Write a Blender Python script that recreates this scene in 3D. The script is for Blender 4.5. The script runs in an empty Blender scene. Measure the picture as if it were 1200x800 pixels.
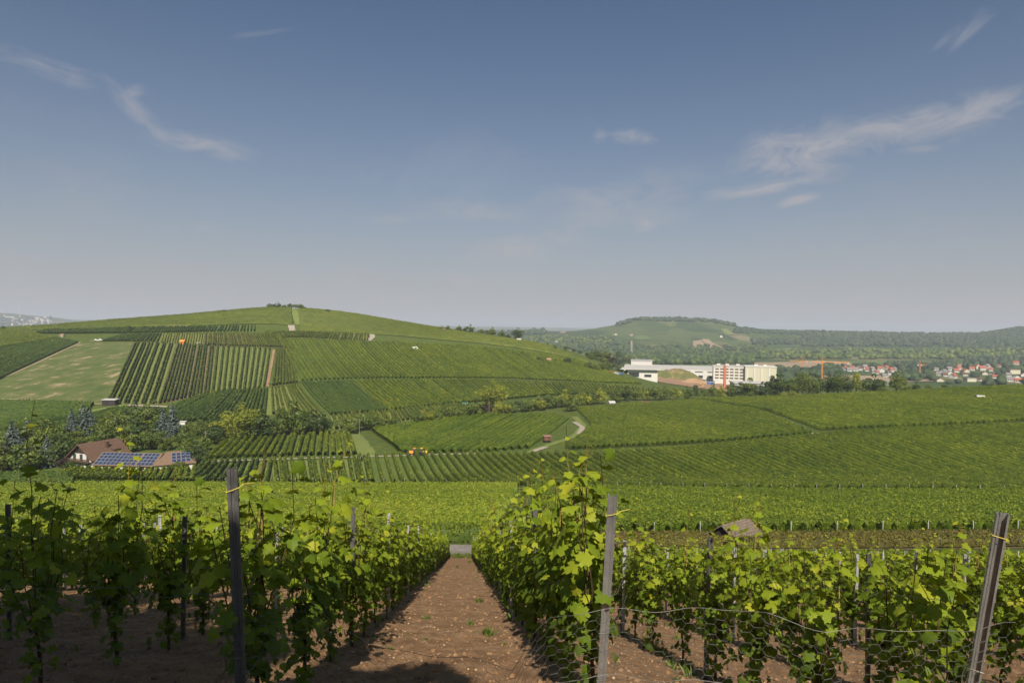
import bpy, math, random
import numpy as np
from mathutils import Vector, Matrix, Euler

random.seed(7)
rng = np.random.default_rng(7)
R = math.radians
SC = bpy.context.scene
COL = SC.collection

# ------------------------------------------------------------------ camera
cam_d = bpy.data.cameras.new('camera')
cam = bpy.data.objects.new('camera', cam_d)
COL.objects.link(cam)
cam_d.sensor_width = 36.0
cam_d.lens = 24.0
cam_d.clip_start = 0.05
cam_d.clip_end = 60000.0
PITCH, ROLL = 1.2, 0.75
cam.matrix_world = Matrix.Rotation(R(90 - PITCH), 4, 'X') @ Matrix.Rotation(R(ROLL), 4, 'Z')
SC.camera = cam
CM = np.array(cam.matrix_world.to_3x3())

# ------------------------------------------------------------------ sun, sky, exposure
SUN_EL = 41.0
SUN_AZ = (0.04, -1.0)                     # horizontal direction towards the sun
SUN_STRENGTH = 5.0
SKY_STRENGTH = 0.05
HAZE = 1.25e-4
# unseen trees behind the camera, the dense ones added to darken the foreground: x, y, height, crown radius, crown height, leaves, seed, label, crown half height
SHADE_TREES = [(-.9, -5.6, 8.6, 1.7, 6.3, 6000, 31, 'slim leafy tree behind the viewpoint, shading the foot of the soil alley', 1.5),
               (-9.5, -9.5, 13.0, 3.6, 8.6, 12000, 21, 'dense tree behind the viewpoint, second from the left', 3.4),
               (-16.0, -8.0, 14.0, 4.4, 9.0, 12000, 22, 'broad dense tree behind the viewpoint, farthest left', 3.8),
               (10.0, -7.5, 10.0, 3.4, 7.0, 9000, 23, 'broad dense tree behind the viewpoint on the right', 3.0),
               (-3.3, -6.6, 10.5, 3.3, 7.0, 17000, 3, 'tall leafy tree behind the viewpoint, shading the left rows', 3.6),
               (-7.2, -3.0, 11.5, 3.6, 7.8, 12000, 5, 'leafy tree behind the viewpoint close to the left edge of the view', 3.4),
               (5.8, -5.6, 9.0, 2.3, 6.2, 6000, 8, 'small leafy tree behind the viewpoint, shading the right corner', 1.6)]
SC.view_settings.view_transform = 'Standard'
SC.view_settings.look = 'None'
SC.view_settings.gamma = 1.0
SC.view_settings.exposure = 0.36
SC.cycles.max_bounces = 4
SC.cycles.diffuse_bounces = 2
SC.cycles.glossy_bounces = 2
SC.cycles.transmission_bounces = 2
SC.cycles.volume_bounces = 0
SC.cycles.transparent_max_bounces = 4
SC.cycles.use_adaptive_sampling = True
SC.cycles.adaptive_threshold = 0.02
_n = math.hypot(*SUN_AZ)
SUN_DIR = Vector((SUN_AZ[0] / _n * math.cos(R(SUN_EL)), SUN_AZ[1] / _n * math.cos(R(SUN_EL)), math.sin(R(SUN_EL))))
sun_d = bpy.data.lights.new('sun', 'SUN')
sun_d.energy = SUN_STRENGTH
sun_d.angle = R(0.5)
sun_d.color = (1.0, 0.93, 0.80)
sun = bpy.data.objects.new('sun', sun_d)
sun.rotation_euler = SUN_DIR.to_track_quat('Z', 'Y').to_euler()
sun.location = (-30, -60, 90)
COL.objects.link(sun)


def ray(px, py):
    """world direction through a pixel of the 1200x800 photograph (y component 1)"""
    px = np.asarray(px, float); py = np.asarray(py, float)
    d = np.stack([(px - 600) / 800.0, -(py - 400) / 800.0, -np.ones_like(px * py)], -1) @ CM.T
    return d / d[..., 1:2]


def raydir(px, py):
    d = ray(px, py)
    return Vector(d / np.linalg.norm(d))


world = bpy.data.worlds.new('World')
SC.world = world
world.use_nodes = True
wt = world.node_tree
wt.nodes.clear()


def build_sky():
    N, L = wt.nodes, wt.links
    sky = N.new('ShaderNodeTexSky'); sky.sky_type = 'NISHITA'; sky.sun_disc = False
    sky.sun_elevation = R(SUN_EL); sky.sun_rotation = math.atan2(SUN_AZ[0], SUN_AZ[1])
    sky.altitude = 250; sky.air_density = 1.0; sky.dust_density = 2.2; sky.ozone_density = 1.6
    tc = N.new('ShaderNodeTexCoord')
    nrm = N.new('ShaderNodeVectorMath'); nrm.operation = 'NORMALIZE'; L.new(tc.outputs['Generated'], nrm.inputs[0])

    def math_(op, a, b=None, clamp=False):
        m = N.new('ShaderNodeMath'); m.operation = op; m.use_clamp = clamp
        for i, v in enumerate((a, b)):
            if v is None: continue
            if isinstance(v, (int, float)): m.inputs[i].default_value = v
            else: L.new(v, m.inputs[i])
        return m.outputs[0]

    def dot(vec):
        d = N.new('ShaderNodeVectorMath'); d.operation = 'DOT_PRODUCT'
        L.new(nrm.outputs[0], d.inputs[0]); d.inputs[1].default_value = vec
        return d.outputs['Value']
    total = None
    # (x0,y0)-(x1,y1) axis of the wisp, half width, strength, grain, threshold
    wisps = [(-20, 58, 130, 104, 11, .55, 24, .38), (120, 92, 195, 164, 9, .55, 30, .36), (145, 108, 172, 104, 6, .5, 40, .3),
             (172, 158, 300, 184, 11, .72, 26, .34), (855, 196, 1010, 158, 26, .95, 20, .36), (950, 178, 1230, 114, 20, .95, 22, .34), (1000, 196, 870, 190, 16, .6, 24, .36),
             (1086, 66, 1160, 14, 9, .48, 30, .34), (694, 158, 712, 158, 8, .55, 45, .2), (716, 159, 772, 161, 8, .85, 40, .22),
             (800, 234, 985, 208, 7, .85, 28, .30), (908, 241, 962, 228, 6, .9, 34, .22), (540, 300, 700, 278, 20, .75, 20, .34),
             (620, 248, 810, 238, 30, .65, 18, .34), (740, 264, 776, 266, 8, .6, 34, .22), (1050, 178, 1110, 172, 4, .4, 34, .3),
             (375, 322, 468, 330, 16, .55, 34, .34), (520, 328, 568, 329, 8, .7, 40, .22), (682, 333, 720, 333, 7, .7, 40, .22),
             (-10, 312, 40, 314, 13, .5, 34, .28), (90, 318, 330, 328, 20, .42, 26, .36), (30, 215, 170, 240, 44, .22, 14, .40), (420, 210, 640, 190, 50, .16, 14, .42), (700, 215, 860, 200, 14, .25, 26, .40), (860, 300, 1180, 250, 60, .16, 14, .42), (480, 246, 640, 252, 12, .5, 26, .36),
             (420, 260, 520, 255, 6, .5, 30, .3), (220, 261, 266, 273, 6, .45, 34, .3), (268, 44, 342, 34, 3, .22, 30, .3),
             (1060, 260, 1250, 330, 50, .14, 16, .4), (960, 300, 1060, 420, 50, .10, 16, .4)]
    for (x0, y0, x1, y1, hw, st, grain, th) in wisps:
        a = raydir(x0, y0); b = raydir(x1, y1)
        c = ((a + b) / 2).normalized()
        ax = (b - a); la = ax.length / 2; ax = (ax - c * ax.dot(c)).normalized()
        up = c.cross(ax).normalized()
        lb = hw / 800.0
        u = dot(ax); v = dot(up); w = dot(c)
        comb = N.new('ShaderNodeCombineXYZ')
        L.new(math_('MULTIPLY', u, 0.38 if la / lb > 3 else .6), comb.inputs[0]); L.new(v, comb.inputs[1])
        comb.inputs[2].default_value = x0 * 0.013
        no = N.new('ShaderNodeTexNoise'); no.noise_dimensions = '3D'
        no.inputs['Scale'].default_value = grain * 1.5; no.inputs['Detail'].default_value = 8
        no.inputs['Roughness'].default_value = .62; no.inputs['Distortion'].default_value = .9
        L.new(comb.outputs[0], no.inputs['Vector'])
        e = math_('ADD', math_('POWER', math_('DIVIDE', u, la * 1.25), 2.0), math_('POWER', math_('DIVIDE', v, lb * 1.35), 2.0))
        fall = math_('POWER', math_('SUBTRACT', 1.0, e, True), 1.3)
        m = math_('ADD', math_('MULTIPLY', fall, .75), math_('MULTIPLY', math_('SUBTRACT', no.outputs['Fac'], .5), 3.2))
        m = math_('MULTIPLY', math_('MULTIPLY', math_('SUBTRACT', m, th - .30), 1.0, True), math_('POWER', fall, .6))
        m = math_('MULTIPLY', m, math_('GREATER_THAN', w, 0.0))
        m = math_('MULTIPLY', m, st)
        total = m if total is None else math_('ADD', total, m)
    total = math_('MULTIPLY', total, .85, True)
    gain = N.new('ShaderNodeMix'); gain.data_type = 'RGBA'; gain.blend_type = 'MULTIPLY'; gain.inputs[0].default_value = 1.0
    L.new(sky.outputs[0], gain.inputs[6]); gain.inputs[7].default_value = SKY_TINT
    mix = N.new('ShaderNodeMix'); mix.data_type = 'RGBA'
    sp = N.new('ShaderNodeSeparateXYZ'); L.new(nrm.outputs[0], sp.inputs[0])
    el = math_('MAXIMUM', math_('SUBTRACT', sp.outputs[2], 0.0), 0.0)
    hf = math_('POWER', 2.718, math_('MULTIPLY', math_('POWER', math_('DIVIDE', el, .185), 1.2), -1.0))
    hz_ = N.new('ShaderNodeMix'); hz_.data_type = 'RGBA'; L.new(math_('MULTIPLY', hf, .96), hz_.inputs[0]); L.new(gain.outputs[2], hz_.inputs[6]); hz_.inputs[7].default_value = HORIZON_COL
    L.new(total, mix.inputs[0]); L.new(hz_.outputs[2], mix.inputs[6]); mix.inputs[7].default_value = CLOUD_COL
    bg = N.new('ShaderNodeBackground'); bg.inputs['Strength'].default_value = SKY_STRENGTH
    L.new(mix.outputs[2], bg.inputs['Color'])
    out = N.new('ShaderNodeOutputWorld'); L.new(bg.outputs[0], out.inputs['Surface'])


SKY_TINT = (0.66, 0.88, 1.04, 1)
CLOUD_COL = (6.6, 6.5, 6.9, 1)
HORIZON_COL = (7.3, 7.15, 7.3, 1)
build_sky()

# ------------------------------------------------------------------ terrain shape
ROW_SLOPE = 0.32
ROW_DX = -0.069           # the near rows lean this much to the left per metre


def plane(x, y):
    x = np.asarray(x, float); y = np.asarray(y, float)
    yy = np.where(y > -1, y, -1 + (y + 1) * 0.12)
    yy = np.where(y > 63.2, 63.2 + (y - 63.2) * 0.04, yy)
    yy = np.where(y > 67.8, 63.2 + 4.6 * 0.04 + (y - 67.8) * 0.78, yy)
    z = -1.4 - ROW_SLOPE * yy
    return z - 0.55 * np.tanh(np.maximum(x - ROW_DX * y - 1.6, 0) / 2.0)


LV = {  # distance: list of (photo x, photo y) where the ground of that distance shows
 100: [(0, 620), (600, 618), (1200, 617)],
 130: [(0, 598), (600, 597), (1200, 598)],
 165: [(0, 577), (600, 576), (1200, 578)],
 200: [(0, 551), (330, 552), (600, 556), (800, 560), (1200, 560)],
 240: [(0, 520), (160, 521), (330, 523), (460, 525), (600, 528), (800, 528), (930, 522), (1080, 518), (1200, 517)],
 290: [(0, 487), (160, 489), (330, 499), (460, 506), (600, 507), (800, 505), (930, 496), (1080, 488), (1200, 485)],
 340: [(0, 456), (160, 460), (330, 472), (460, 483), (600, 488), (800, 488), (930, 477), (1080, 469), (1200, 465)],
 400: [(0, 430), (160, 432), (330, 441), (460, 456), (600, 471), (700, 475), (800, 475), (930, 464), (1080, 457), (1200, 452)],
 480: [(0, 409), (160, 406), (330, 409), (460, 426), (600, 448), (700, 458), (800, 467), (930, 466), (1080, 463), (1200, 458)],
 560: [(0, 394), (160, 389), (330, 384), (460, 399), (600, 423), (700, 439), (800, 460), (930, 464), (1080, 465), (1200, 461)],
 650: [(0, 383.5), (130, 375), (240, 367), (330, 359.5), (400, 366), (460, 375), (520, 385), (580, 394), (640, 403), (700, 421), (750, 443), (800, 453), (930, 461), (1080, 463), (1200, 460)],
 760: [(0, 390), (130, 384), (330, 378), (460, 388), (580, 404), (640, 412), (700, 429), (750, 441), (800, 446), (930, 455), (1080, 457), (1200, 457)],
 900: [(0, 398), (330, 395), (580, 412), (700, 432), (800, 440), (930, 447), (1080, 449), (1200, 450)],
 1100: [(0, 402), (330, 402), (580, 415), (700, 430), (800, 436), (930, 438), (1080, 441), (1200, 443)],
 1400: [(0, 402), (330, 404), (580, 414), (700, 424), (800, 427), (930, 428), (1080, 431), (1200, 433)],
 1800: [(0, 398), (330, 402), (580, 408), (700, 416), (800, 418), (930, 418), (1080, 420), (1200, 420)],
 2300: [(0, 394), (330, 396), (580, 400), (700, 405), (760, 402), (850, 404), (930, 408), (1080, 408), (1200, 404)],
 2700: [(0, 391), (330, 392), (580, 395), (640, 394), (700, 393), (740, 388), (780, 385), (850, 388), (900, 395), (1000, 398), (1100, 400), (1150, 399), (1200, 391)],
 3000: [(0, 389), (330, 390), (560, 394), (600, 390), (640, 389), (700, 385.5), (722, 381), (742, 374), (765, 372.3), (835, 374.5), (862, 382.5), (900, 389), (950, 389.5), (970, 388), (1010, 390), (1060, 391), (1150, 393), (1172, 388), (1200, 382), (1300, 378)],
 3500: [(0, 387), (330, 388), (560, 392), (600, 392), (700, 391), (760, 384), (840, 386), (900, 394), (1200, 390)],
 5000: [(0, 383), (200, 386), (560, 389), (900, 393), (1200, 395)],
 6500: [(-60, 364), (0, 366.5), (45, 369), (80, 375), (150, 380), (330, 384), (560, 388), (1200, 394)],
 8500: [(-60, 369), (0, 371), (60, 374), (150, 376.5), (330, 382), (560, 384), (620, 387), (1200, 394)],
 12000: [(-60, 375), (0, 375), (560, 382.5), (1200, 392)],
}
NEAR_Y = [-50.0, -20.0, -6.0, 0.0, 10.0, 25.0, 40.0, 55.0, 63.0, 68.0, 74.0]
UC = np.linspace(-1.6, 1.6, 161)


def sm(a, k):
    ker = np.hanning(2 * k + 3)[1:-1]; ker /= ker.sum()
    p = np.pad(a, (k, k), mode='edge')
    return np.convolve(p, ker, 'valid')


levels, rows_ = [], []
for y in NEAR_Y:
    levels.append(y); rows_.append(plane(UC * (y + 60) if y < 0 else UC * y, y))
pxc = np.array([600 + 800 * u for u in UC])
for d, pts in LV.items():
    p = np.array(pts, float)
    py = np.interp(pxc, p[:, 0], p[:, 1], left=None, right=None)
    py = sm(py, 2 if d in (3000, 650) else 4)
    dirs = ray(pxc, py)
    levels.append(float(d)); rows_.append(np.interp(UC, dirs[:, 0], dirs[:, 2] * d))
levels += [20000.0]; rows_.append(rows_[-1] * 1.6)
LVY = np.array(levels); LVZ = np.array(rows_)

# monotone cubic interpolation along the distance
_h = np.diff(LVY)[:, None]; _s = np.diff(LVZ, axis=0) / _h
_m = np.zeros_like(LVZ); _m[0] = _s[0]; _m[-1] = _s[-1]
_a, _b = _s[:-1], _s[1:]
with np.errstate(divide='ignore', invalid='ignore'):
    _hm = np.where(_a * _b > 0, 3 * (_h[:-1] + _h[1:]) / ((2 * _h[1:] + _h[:-1]) / _a + (_h[1:] + 2 * _h[:-1]) / _b), 0)
_m[1:-1] = np.nan_to_num(_hm)


def table(u, y):
    u = np.clip(u, UC[0], UC[-1] - 1e-6); y = np.clip(y, LVY[0], LVY[-1] - 1e-3)
    k = np.clip(np.searchsorted(LVY, y, side='right') - 1, 0, len(LVY) - 2)
    f = (u - UC[0]) / (UC[1] - UC[0]); i = np.clip(f.astype(int), 0, len(UC) - 2); f = f - i

    def g(A, kk): return A[kk, i] * (1 - f) + A[kk, i + 1] * f
    h = LVY[k + 1] - LVY[k]; t = (y - LVY[k]) / h
    z0, z1, m0, m1 = g(LVZ, k), g(LVZ, k + 1), g(_m, k), g(_m, k + 1)
    return ((2 * t**3 - 3 * t**2 + 1) * z0 + (t**3 - 2 * t**2 + t) * h * m0 + (-2 * t**3 + 3 * t**2) * z1 + (t**3 - t**2) * h * m1)


def raw_h(x, y):
    x, y = np.broadcast_arrays(np.asarray(x, float), np.asarray(y, float))
    t = table(x / np.maximum(y, 1.0), y)
    w = np.clip((y - 70) / 6.0, 0, 1); w = w * w * (3 - 2 * w)
    und = np.clip((y - 75) / 60, 0, 1) * (0.25 * np.sin(x / 17 + 1.3) * np.cos(y / 23) + np.clip((y - 700) / 900, 0, 1) * (
        2.0 * np.sin(x / 61 + y / 97) + 1.4 * np.sin(x / 33 - y / 71 + 2)))
    return plane(x, y) * (1 - w) + t * w + und


GY = np.concatenate([np.arange(-40, 60, 1.0), np.arange(60, 72, .4), 72 * 1.0105 ** np.arange(0, 531)])
GU = np.linspace(-1.35, 1.35, 541)
GX = GU[None, :] * (GY[:, None] + 60)
GZ = raw_h(GX, np.repeat(GY[:, None], len(GU), 1))


def H(x, y):
    """height of the terrain sheet itself"""
    x, y = np.broadcast_arrays(np.asarray(x, float), np.asarray(y, float))
    yy = np.clip(y, GY[0], GY[-1] - 1e-3)
    j = np.clip(np.searchsorted(GY, yy, side='right') - 1, 0, len(GY) - 2)
    t = (yy - GY[j]) / (GY[j + 1] - GY[j])
    u = np.clip(x / (yy + 60), GU[0], GU[-1] - 1e-6)
    f = (u - GU[0]) / (GU[1] - GU[0]); i = np.clip(f.astype(int), 0, len(GU) - 2); f = f - i
    return (GZ[j, i] * (1 - f) + GZ[j, i + 1] * f) * (1 - t) + (GZ[j + 1, i] * (1 - f) + GZ[j + 1, i + 1] * f) * t


_S = np.concatenate([np.arange(2, 72, .4), 72 * 1.004 ** np.arange(0, 1260)])


def at(px, py, dmin=0, dmax=1e9):
    """the point of the terrain that shows at a pixel of the photograph"""
    for _ in range(120):
        d = ray(px, py)
        S = _S[(_S >= dmin)]
        z = d[2] * S; h = H(d[0] * S, S)
        below = np.nonzero(z < h)[0]
        if len(below) and S[below[0]] <= dmax:
            k = below[0]
            if k == 0: s = S[0]
            else:
                a = z[k - 1] - h[k - 1]; b = h[k] - z[k]; s = S[k - 1] + (S[k] - S[k - 1]) * a / (a + b + 1e-9)
            x = d[0] * s
            return Vector((x, s, float(H(x, s))))
        py += 0.5
    raise RuntimeError('no ground at %s %s' % (px, py))


def gz(x, y): return float(H(x, y))


# ------------------------------------------------------------------ helpers
def tag(o, label=None, cat=None, group=None, kind=None):
    if label: o['label'] = label
    if cat: o['category'] = cat
    if group: o['group'] = group
    if kind: o['kind'] = kind
    return o


def empty(name, loc, rz=0.0, **kw):
    o = bpy.data.objects.new(name, None); COL.objects.link(o)
    o.empty_display_size = .3
    o.location = loc; o.rotation_euler = (0, 0, rz)
    return tag(o, **kw)


def link(name, me, parent=None):
    o = bpy.data.objects.new(name, me); COL.objects.link(o)
    if parent is not None: o.parent = parent
    return o


def np_mesh(name, V, F, mats, rnd=None, mi=None, smooth=False):
    """V n x 3, F list of int arrays (m x k)"""
    if not isinstance(F, (list, tuple)): F = [F]
    me = bpy.data.meshes.new(name)
    V = np.asarray(V, np.float32); me.vertices.add(len(V)); me.vertices.foreach_set('co', V.ravel())
    loops = np.concatenate([f.ravel() for f in F]).astype(np.int32)
    tot = np.concatenate([np.full(len(f), f.shape[1]) for f in F]).astype(np.int32)
    st = np.concatenate([[0], np.cumsum(tot)[:-1]]).astype(np.int32)
    me.loops.add(len(loops)); me.loops.foreach_set('vertex_index', loops)
    me.polygons.add(len(tot)); me.polygons.foreach_set('loop_start', st); me.polygons.foreach_set('loop_total', tot)
    if smooth: me.polygons.foreach_set('use_smooth', np.ones(len(tot), bool))
    if mi is not None: me.polygons.foreach_set('material_index', np.asarray(mi, np.int32))
    for m in (mats if isinstance(mats, (list, tuple)) else [mats]): me.materials.append(m)
    if rnd is not None:
        a = me.attributes.new('rnd', 'FLOAT', 'POINT'); a.data.foreach_set('value', np.asarray(rnd, np.float32))
    me.update(calc_edges=True)
    return me


class MB:
    def __init__(s): s.v, s.f, s.m = [], [], []

    def add(s, vs, fs, m=0):
        b = len(s.v); s.v += [tuple(v) for v in vs]
        for f in fs: s.f.append([b + i for i in f]); s.m.append(m)
        return s

    def box(s, x, y, z, sx, sy, sz, m=0, rz=0.0, top=1.0):
        """centre x,y, base z, sizes; top = scale of the upper face"""
        c, n = math.cos(rz), math.sin(rz); vs = []
        for k, zz in ((1, z), (top, z + sz)):
            for (a, b) in ((-1, -1), (1, -1), (1, 1), (-1, 1)):
                lx, ly = a * sx / 2 * k, b * sy / 2 * k
                vs.append((x + lx * c - ly * n, y + lx * n + ly * c, zz))
        return s.add(vs, [(3, 2, 1, 0), (4, 5, 6, 7), (0, 1, 5, 4), (1, 2, 6, 5), (2, 3, 7, 6), (3, 0, 4, 7)], m)

    def tube(s, pts, rad, n=6, m=0, cap=True):
        pts = [Vector(p) for p in pts]
        if isinstance(rad, (int, float)): rad = [rad] * len(pts)
        b = len(s.v)
        for i, p in enumerate(pts):
            t = (pts[min(i + 1, len(pts) - 1)] - pts[max(i - 1, 0)]).normalized()
            r = Vector((0, 0, 1)) if abs(t.z) < .9 else Vector((1, 0, 0))
            a = t.cross(r).normalized(); c = t.cross(a)
            for k in range(n):
                an = 2 * math.pi * k / n
                s.v.append(tuple(p + (a * math.cos(an) + c * math.sin(an)) * rad[i]))
        for i in range(len(pts) - 1):
            for k in range(n):
                s.f.append([b + i * n + k, b + i * n + (k + 1) % n, b + (i + 1) * n + (k + 1) % n, b + (i + 1) * n + k]); s.m.append(m)
        if cap:
            s.f.append([b + k for k in range(n)]); s.m.append(m)
            s.f.append([b + (len(pts) - 1) * n + k for k in reversed(range(n))]); s.m.append(m)
        return s

    def slab(s, p, th, m=0):
        """p: 4 (or more) points of the upper face, thickness downwards"""
        p = [Vector(q) for q in p]; n = len(p)
        nn = (p[1] - p[0]).cross(p[-1] - p[0]).normalized()
        if nn.z < 0: nn = -nn
        lo = [q - nn * th for q in p]
        return s.add(p + lo, [list(range(n)), [2 * n - 1 - i for i in range(n)]] + [[i, i + n, (i + 1) % n + n, (i + 1) % n] for i in range(n)], m)

    def mesh(s, name, mats, smooth=False):
        me = bpy.data.meshes.new(name); me.from_pydata([tuple(v) for v in s.v], [], s.f)
        mats = mats if isinstance(mats, (list, tuple)) else [mats]
        for m in mats: me.materials.append(m)
        if len(mats) > 1: me.polygons.foreach_set('material_index', s.m)
        if smooth: me.polygons.foreach_set('use_smooth', [True] * len(me.polygons))
        me.update(); return me

    def build(s, name, mats, parent=None, smooth=False, **kw):
        return tag(link(name, s.mesh(name, mats, smooth), parent), **kw)


def copy_tree(o, parent=None):
    c = o.copy(); COL.objects.link(c)
    if parent is not None: c.parent = parent
    for ch in [k for k in bpy.data.objects if k.parent == o] if o.name not in KIDS else KIDS[o.name]:
        KIDS.setdefault(c.name, []).append(copy_tree(ch, c))
    return c


KIDS = {}


def remember(o):
    ks = list(o.children)
    KIDS[o.name] = ks
    for k in ks: remember(k)


ORD = ['first', 'second', 'third', 'fourth', 'fifth', 'sixth', 'seventh', 'eighth', 'ninth', 'tenth', 'eleventh', 'twelfth', 'thirteenth',
       'fourteenth', 'fifteenth', 'sixteenth', 'seventeenth', 'eighteenth', 'nineteenth', 'twentieth']
TENS = {2: 'twenty', 3: 'thirty', 4: 'forty', 5: 'fifty', 6: 'sixty', 7: 'seventy', 8: 'eighty', 9: 'ninety'}
TENTH = {2: 'twentieth', 3: 'thirtieth', 4: 'fortieth', 5: 'fiftieth', 6: 'sixtieth', 7: 'seventieth', 8: 'eightieth', 9: 'ninetieth'}


def ordinal(n):   # n from 1
    if n <= 20: return ORD[n - 1]
    t, u = divmod(n, 10)
    return TENTH[t] if u == 0 else TENS[t] + '-' + ORD[u - 1]


# ------------------------------------------------------------------ materials
def ramp(N, L, fac, cols):
    r = N.new('ShaderNodeValToRGB'); els = r.color_ramp.elements
    while len(els) < len(cols): els.new(.5)
    for e, (p, c) in zip(els, cols): e.position = p; e.color = (*c, 1)
    L.new(fac, r.inputs[0]); return r.outputs[0]


def noise(N, L, scale, detail=4, rough=.6, vec=None, dist=0.0):
    n = N.new('ShaderNodeTexNoise'); n.inputs['Scale'].default_value = scale; n.inputs['Detail'].default_value = detail
    n.inputs['Roughness'].default_value = rough; n.inputs['Distortion'].default_value = dist
    if vec is not None: L.new(vec, n.inputs['Vector'])
    return n.outputs['Fac']


def base(name):
    m = bpy.data.materials.new(name); m.use_nodes = True; N, L = m.node_tree.nodes, m.node_tree.links
    N.clear(); out = N.new('ShaderNodeOutputMaterial')
    return m, N, L, out


def leafmat(name, cols, transl=.35, rough=.55, big=.02, bigamt=.35, spec=.3, tcol=(.20, .30, .02)):
    """foliage: per-leaf tone (attribute rnd: random, plus painted light on vine tops) + slow variation over the ground"""
    m, N, L, out = base(name)
    at_ = N.new('ShaderNodeAttribute'); at_.attribute_name = 'rnd'
    geo = N.new('ShaderNodeNewGeometry')
    nz = noise(N, L, big, 5, .65, geo.outputs['Position'])
    mx = N.new('ShaderNodeMath'); mx.operation = 'MULTIPLY_ADD'; L.new(nz, mx.inputs[0]); mx.inputs[1].default_value = bigamt * 2
    sb = N.new('ShaderNodeMath'); sb.operation = 'SUBTRACT'; L.new(at_.outputs['Fac'], sb.inputs[0]); sb.inputs[1].default_value = bigamt
    L.new(sb.outputs[0], mx.inputs[2])
    col = ramp(N, L, mx.outputs[0], cols)
    p = N.new('ShaderNodeBsdfPrincipled'); L.new(col, p.inputs['Base Color']); p.inputs['Roughness'].default_value = rough
    p.inputs['Specular IOR Level'].default_value = spec
    if transl > 0:
        hs = N.new('ShaderNodeMix'); hs.data_type = 'RGBA'; hs.inputs[0].default_value = .45
        L.new(col, hs.inputs[6]); hs.inputs[7].default_value = (*tcol, 1)
        t = N.new('ShaderNodeBsdfTranslucent'); L.new(hs.outputs[2], t.inputs[0])
        mix = N.new('ShaderNodeMixShader'); mix.inputs[0].default_value = transl
        L.new(p.outputs[0], mix.inputs[1]); L.new(t.outputs[0], mix.inputs[2]); L.new(mix.outputs[0], out.inputs[0])
    else: L.new(p.outputs[0], out.inputs[0])
    return m


def surf(name, cols, scale=1.0, rough=.9, bump=0.0, bscale=None, detail=6, spec=.2, obj=False, metal=0.0, stretch=None, dist=0.0):
    m, N, L, out = base(name)
    if obj:
        tc = N.new('ShaderNodeTexCoord'); vec = tc.outputs['Object']
    else:
        geo = N.new('ShaderNodeNewGeometry'); vec = geo.outputs['Position']
    if stretch:
        mp = N.new('ShaderNodeMapping'); mp.inputs['Scale'].default_value = stretch; L.new(vec, mp.inputs[0]); vec = mp.outputs[0]
    nz = noise(N, L, scale, detail, .65, vec, dist)
    k = len(cols)
    cc = cols if isinstance(cols[0][1], tuple) else [(.3 + .4 * i / max(k - 1, 1), c) for i, c in enumerate(cols)]
    col = ramp(N, L, nz, cc)
    p = N.new('ShaderNodeBsdfPrincipled'); L.new(col, p.inputs['Base Color']); p.inputs['Roughness'].default_value = rough
    p.inputs['Specular IOR Level'].default_value = spec; p.inputs['Metallic'].default_value = metal
    if bump:
        b = N.new('ShaderNodeBump'); b.inputs['Strength'].default_value = bump; b.inputs['Distance'].default_value = .05
        L.new(noise(N, L, bscale or scale * 4, 6, .7, vec), b.inputs['Height']); L.new(b.outputs[0], p.inputs['Normal'])
    L.new(p.outputs[0], out.inputs[0])
    return m


def terrain_mat():
    m, N, L, out = base('terrain_ground')
    geo = N.new('ShaderNodeNewGeometry'); pos = geo.outputs['Position']
    sep = N.new('ShaderNodeSeparateXYZ'); L.new(pos, sep.inputs[0])
    grass = ramp(N, L, noise(N, L, .35, 7, .7, pos), [(.25, (.045, .07, .014)), (.5, (.085, .115, .022)), (.75, (.14, .15, .04))])
    # far parcels: a patchwork of fields laid along the slopes
    mp = N.new('ShaderNodeMapping'); mp.inputs['Scale'].default_value = (1 / 95, 1 / 210, .0); mp.inputs['Rotation'].default_value = (0, 0, .4); L.new(pos, mp.inputs[0])
    vo = N.new('ShaderNodeTexVoronoi'); vo.feature = 'F1'; vo.inputs['Scale'].default_value = 1.0; vo.inputs['Randomness'].default_value = .8
    L.new(mp.outputs[0], vo.inputs['Vector'])
    sx = N.new('ShaderNodeSeparateXYZ'); L.new(vo.outputs['Color'], sx.inputs[0])
    par = ramp(N, L, sx.outputs[0], [(0, (.045, .075, .022)), (.3, (.06, .095, .025)), (.55, (.085, .115, .03)), (.8, (.10, .125, .035)), (.93, (.15, .15, .06)), (1, (.22, .19, .10))])
    nz = noise(N, L, .03, 8, .75, pos)
    dark = N.new('ShaderNodeMix'); dark.data_type = 'RGBA'; dark.blend_type = 'MULTIPLY'; dark.inputs[0].default_value = 1
    L.new(par, dark.inputs[6]); L.new(ramp(N, L, nz, [(.3, (.6, .62, .6)), (.6, (1.1, 1.1, 1.05))]), dark.inputs[7])
    mr = N.new('ShaderNodeMapRange'); mr.inputs['From Min'].default_value = 700; mr.inputs['From Max'].default_value = 900
    L.new(sep.outputs[1], mr.inputs['Value'])
    mix = N.new('ShaderNodeMix'); mix.data_type = 'RGBA'; L.new(mr.outputs[0], mix.inputs[0]); L.new(grass, mix.inputs[6]); L.new(dark.outputs[2], mix.inputs[7])
    p = N.new('ShaderNodeBsdfPrincipled'); L.new(mix.outputs[2], p.inputs['Base Color']); p.inputs['Roughness'].default_value = .95
    p.inputs['Specular IOR Level'].default_value = .1
    L.new(p.outputs[0], out.inputs[0]); return m


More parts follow.
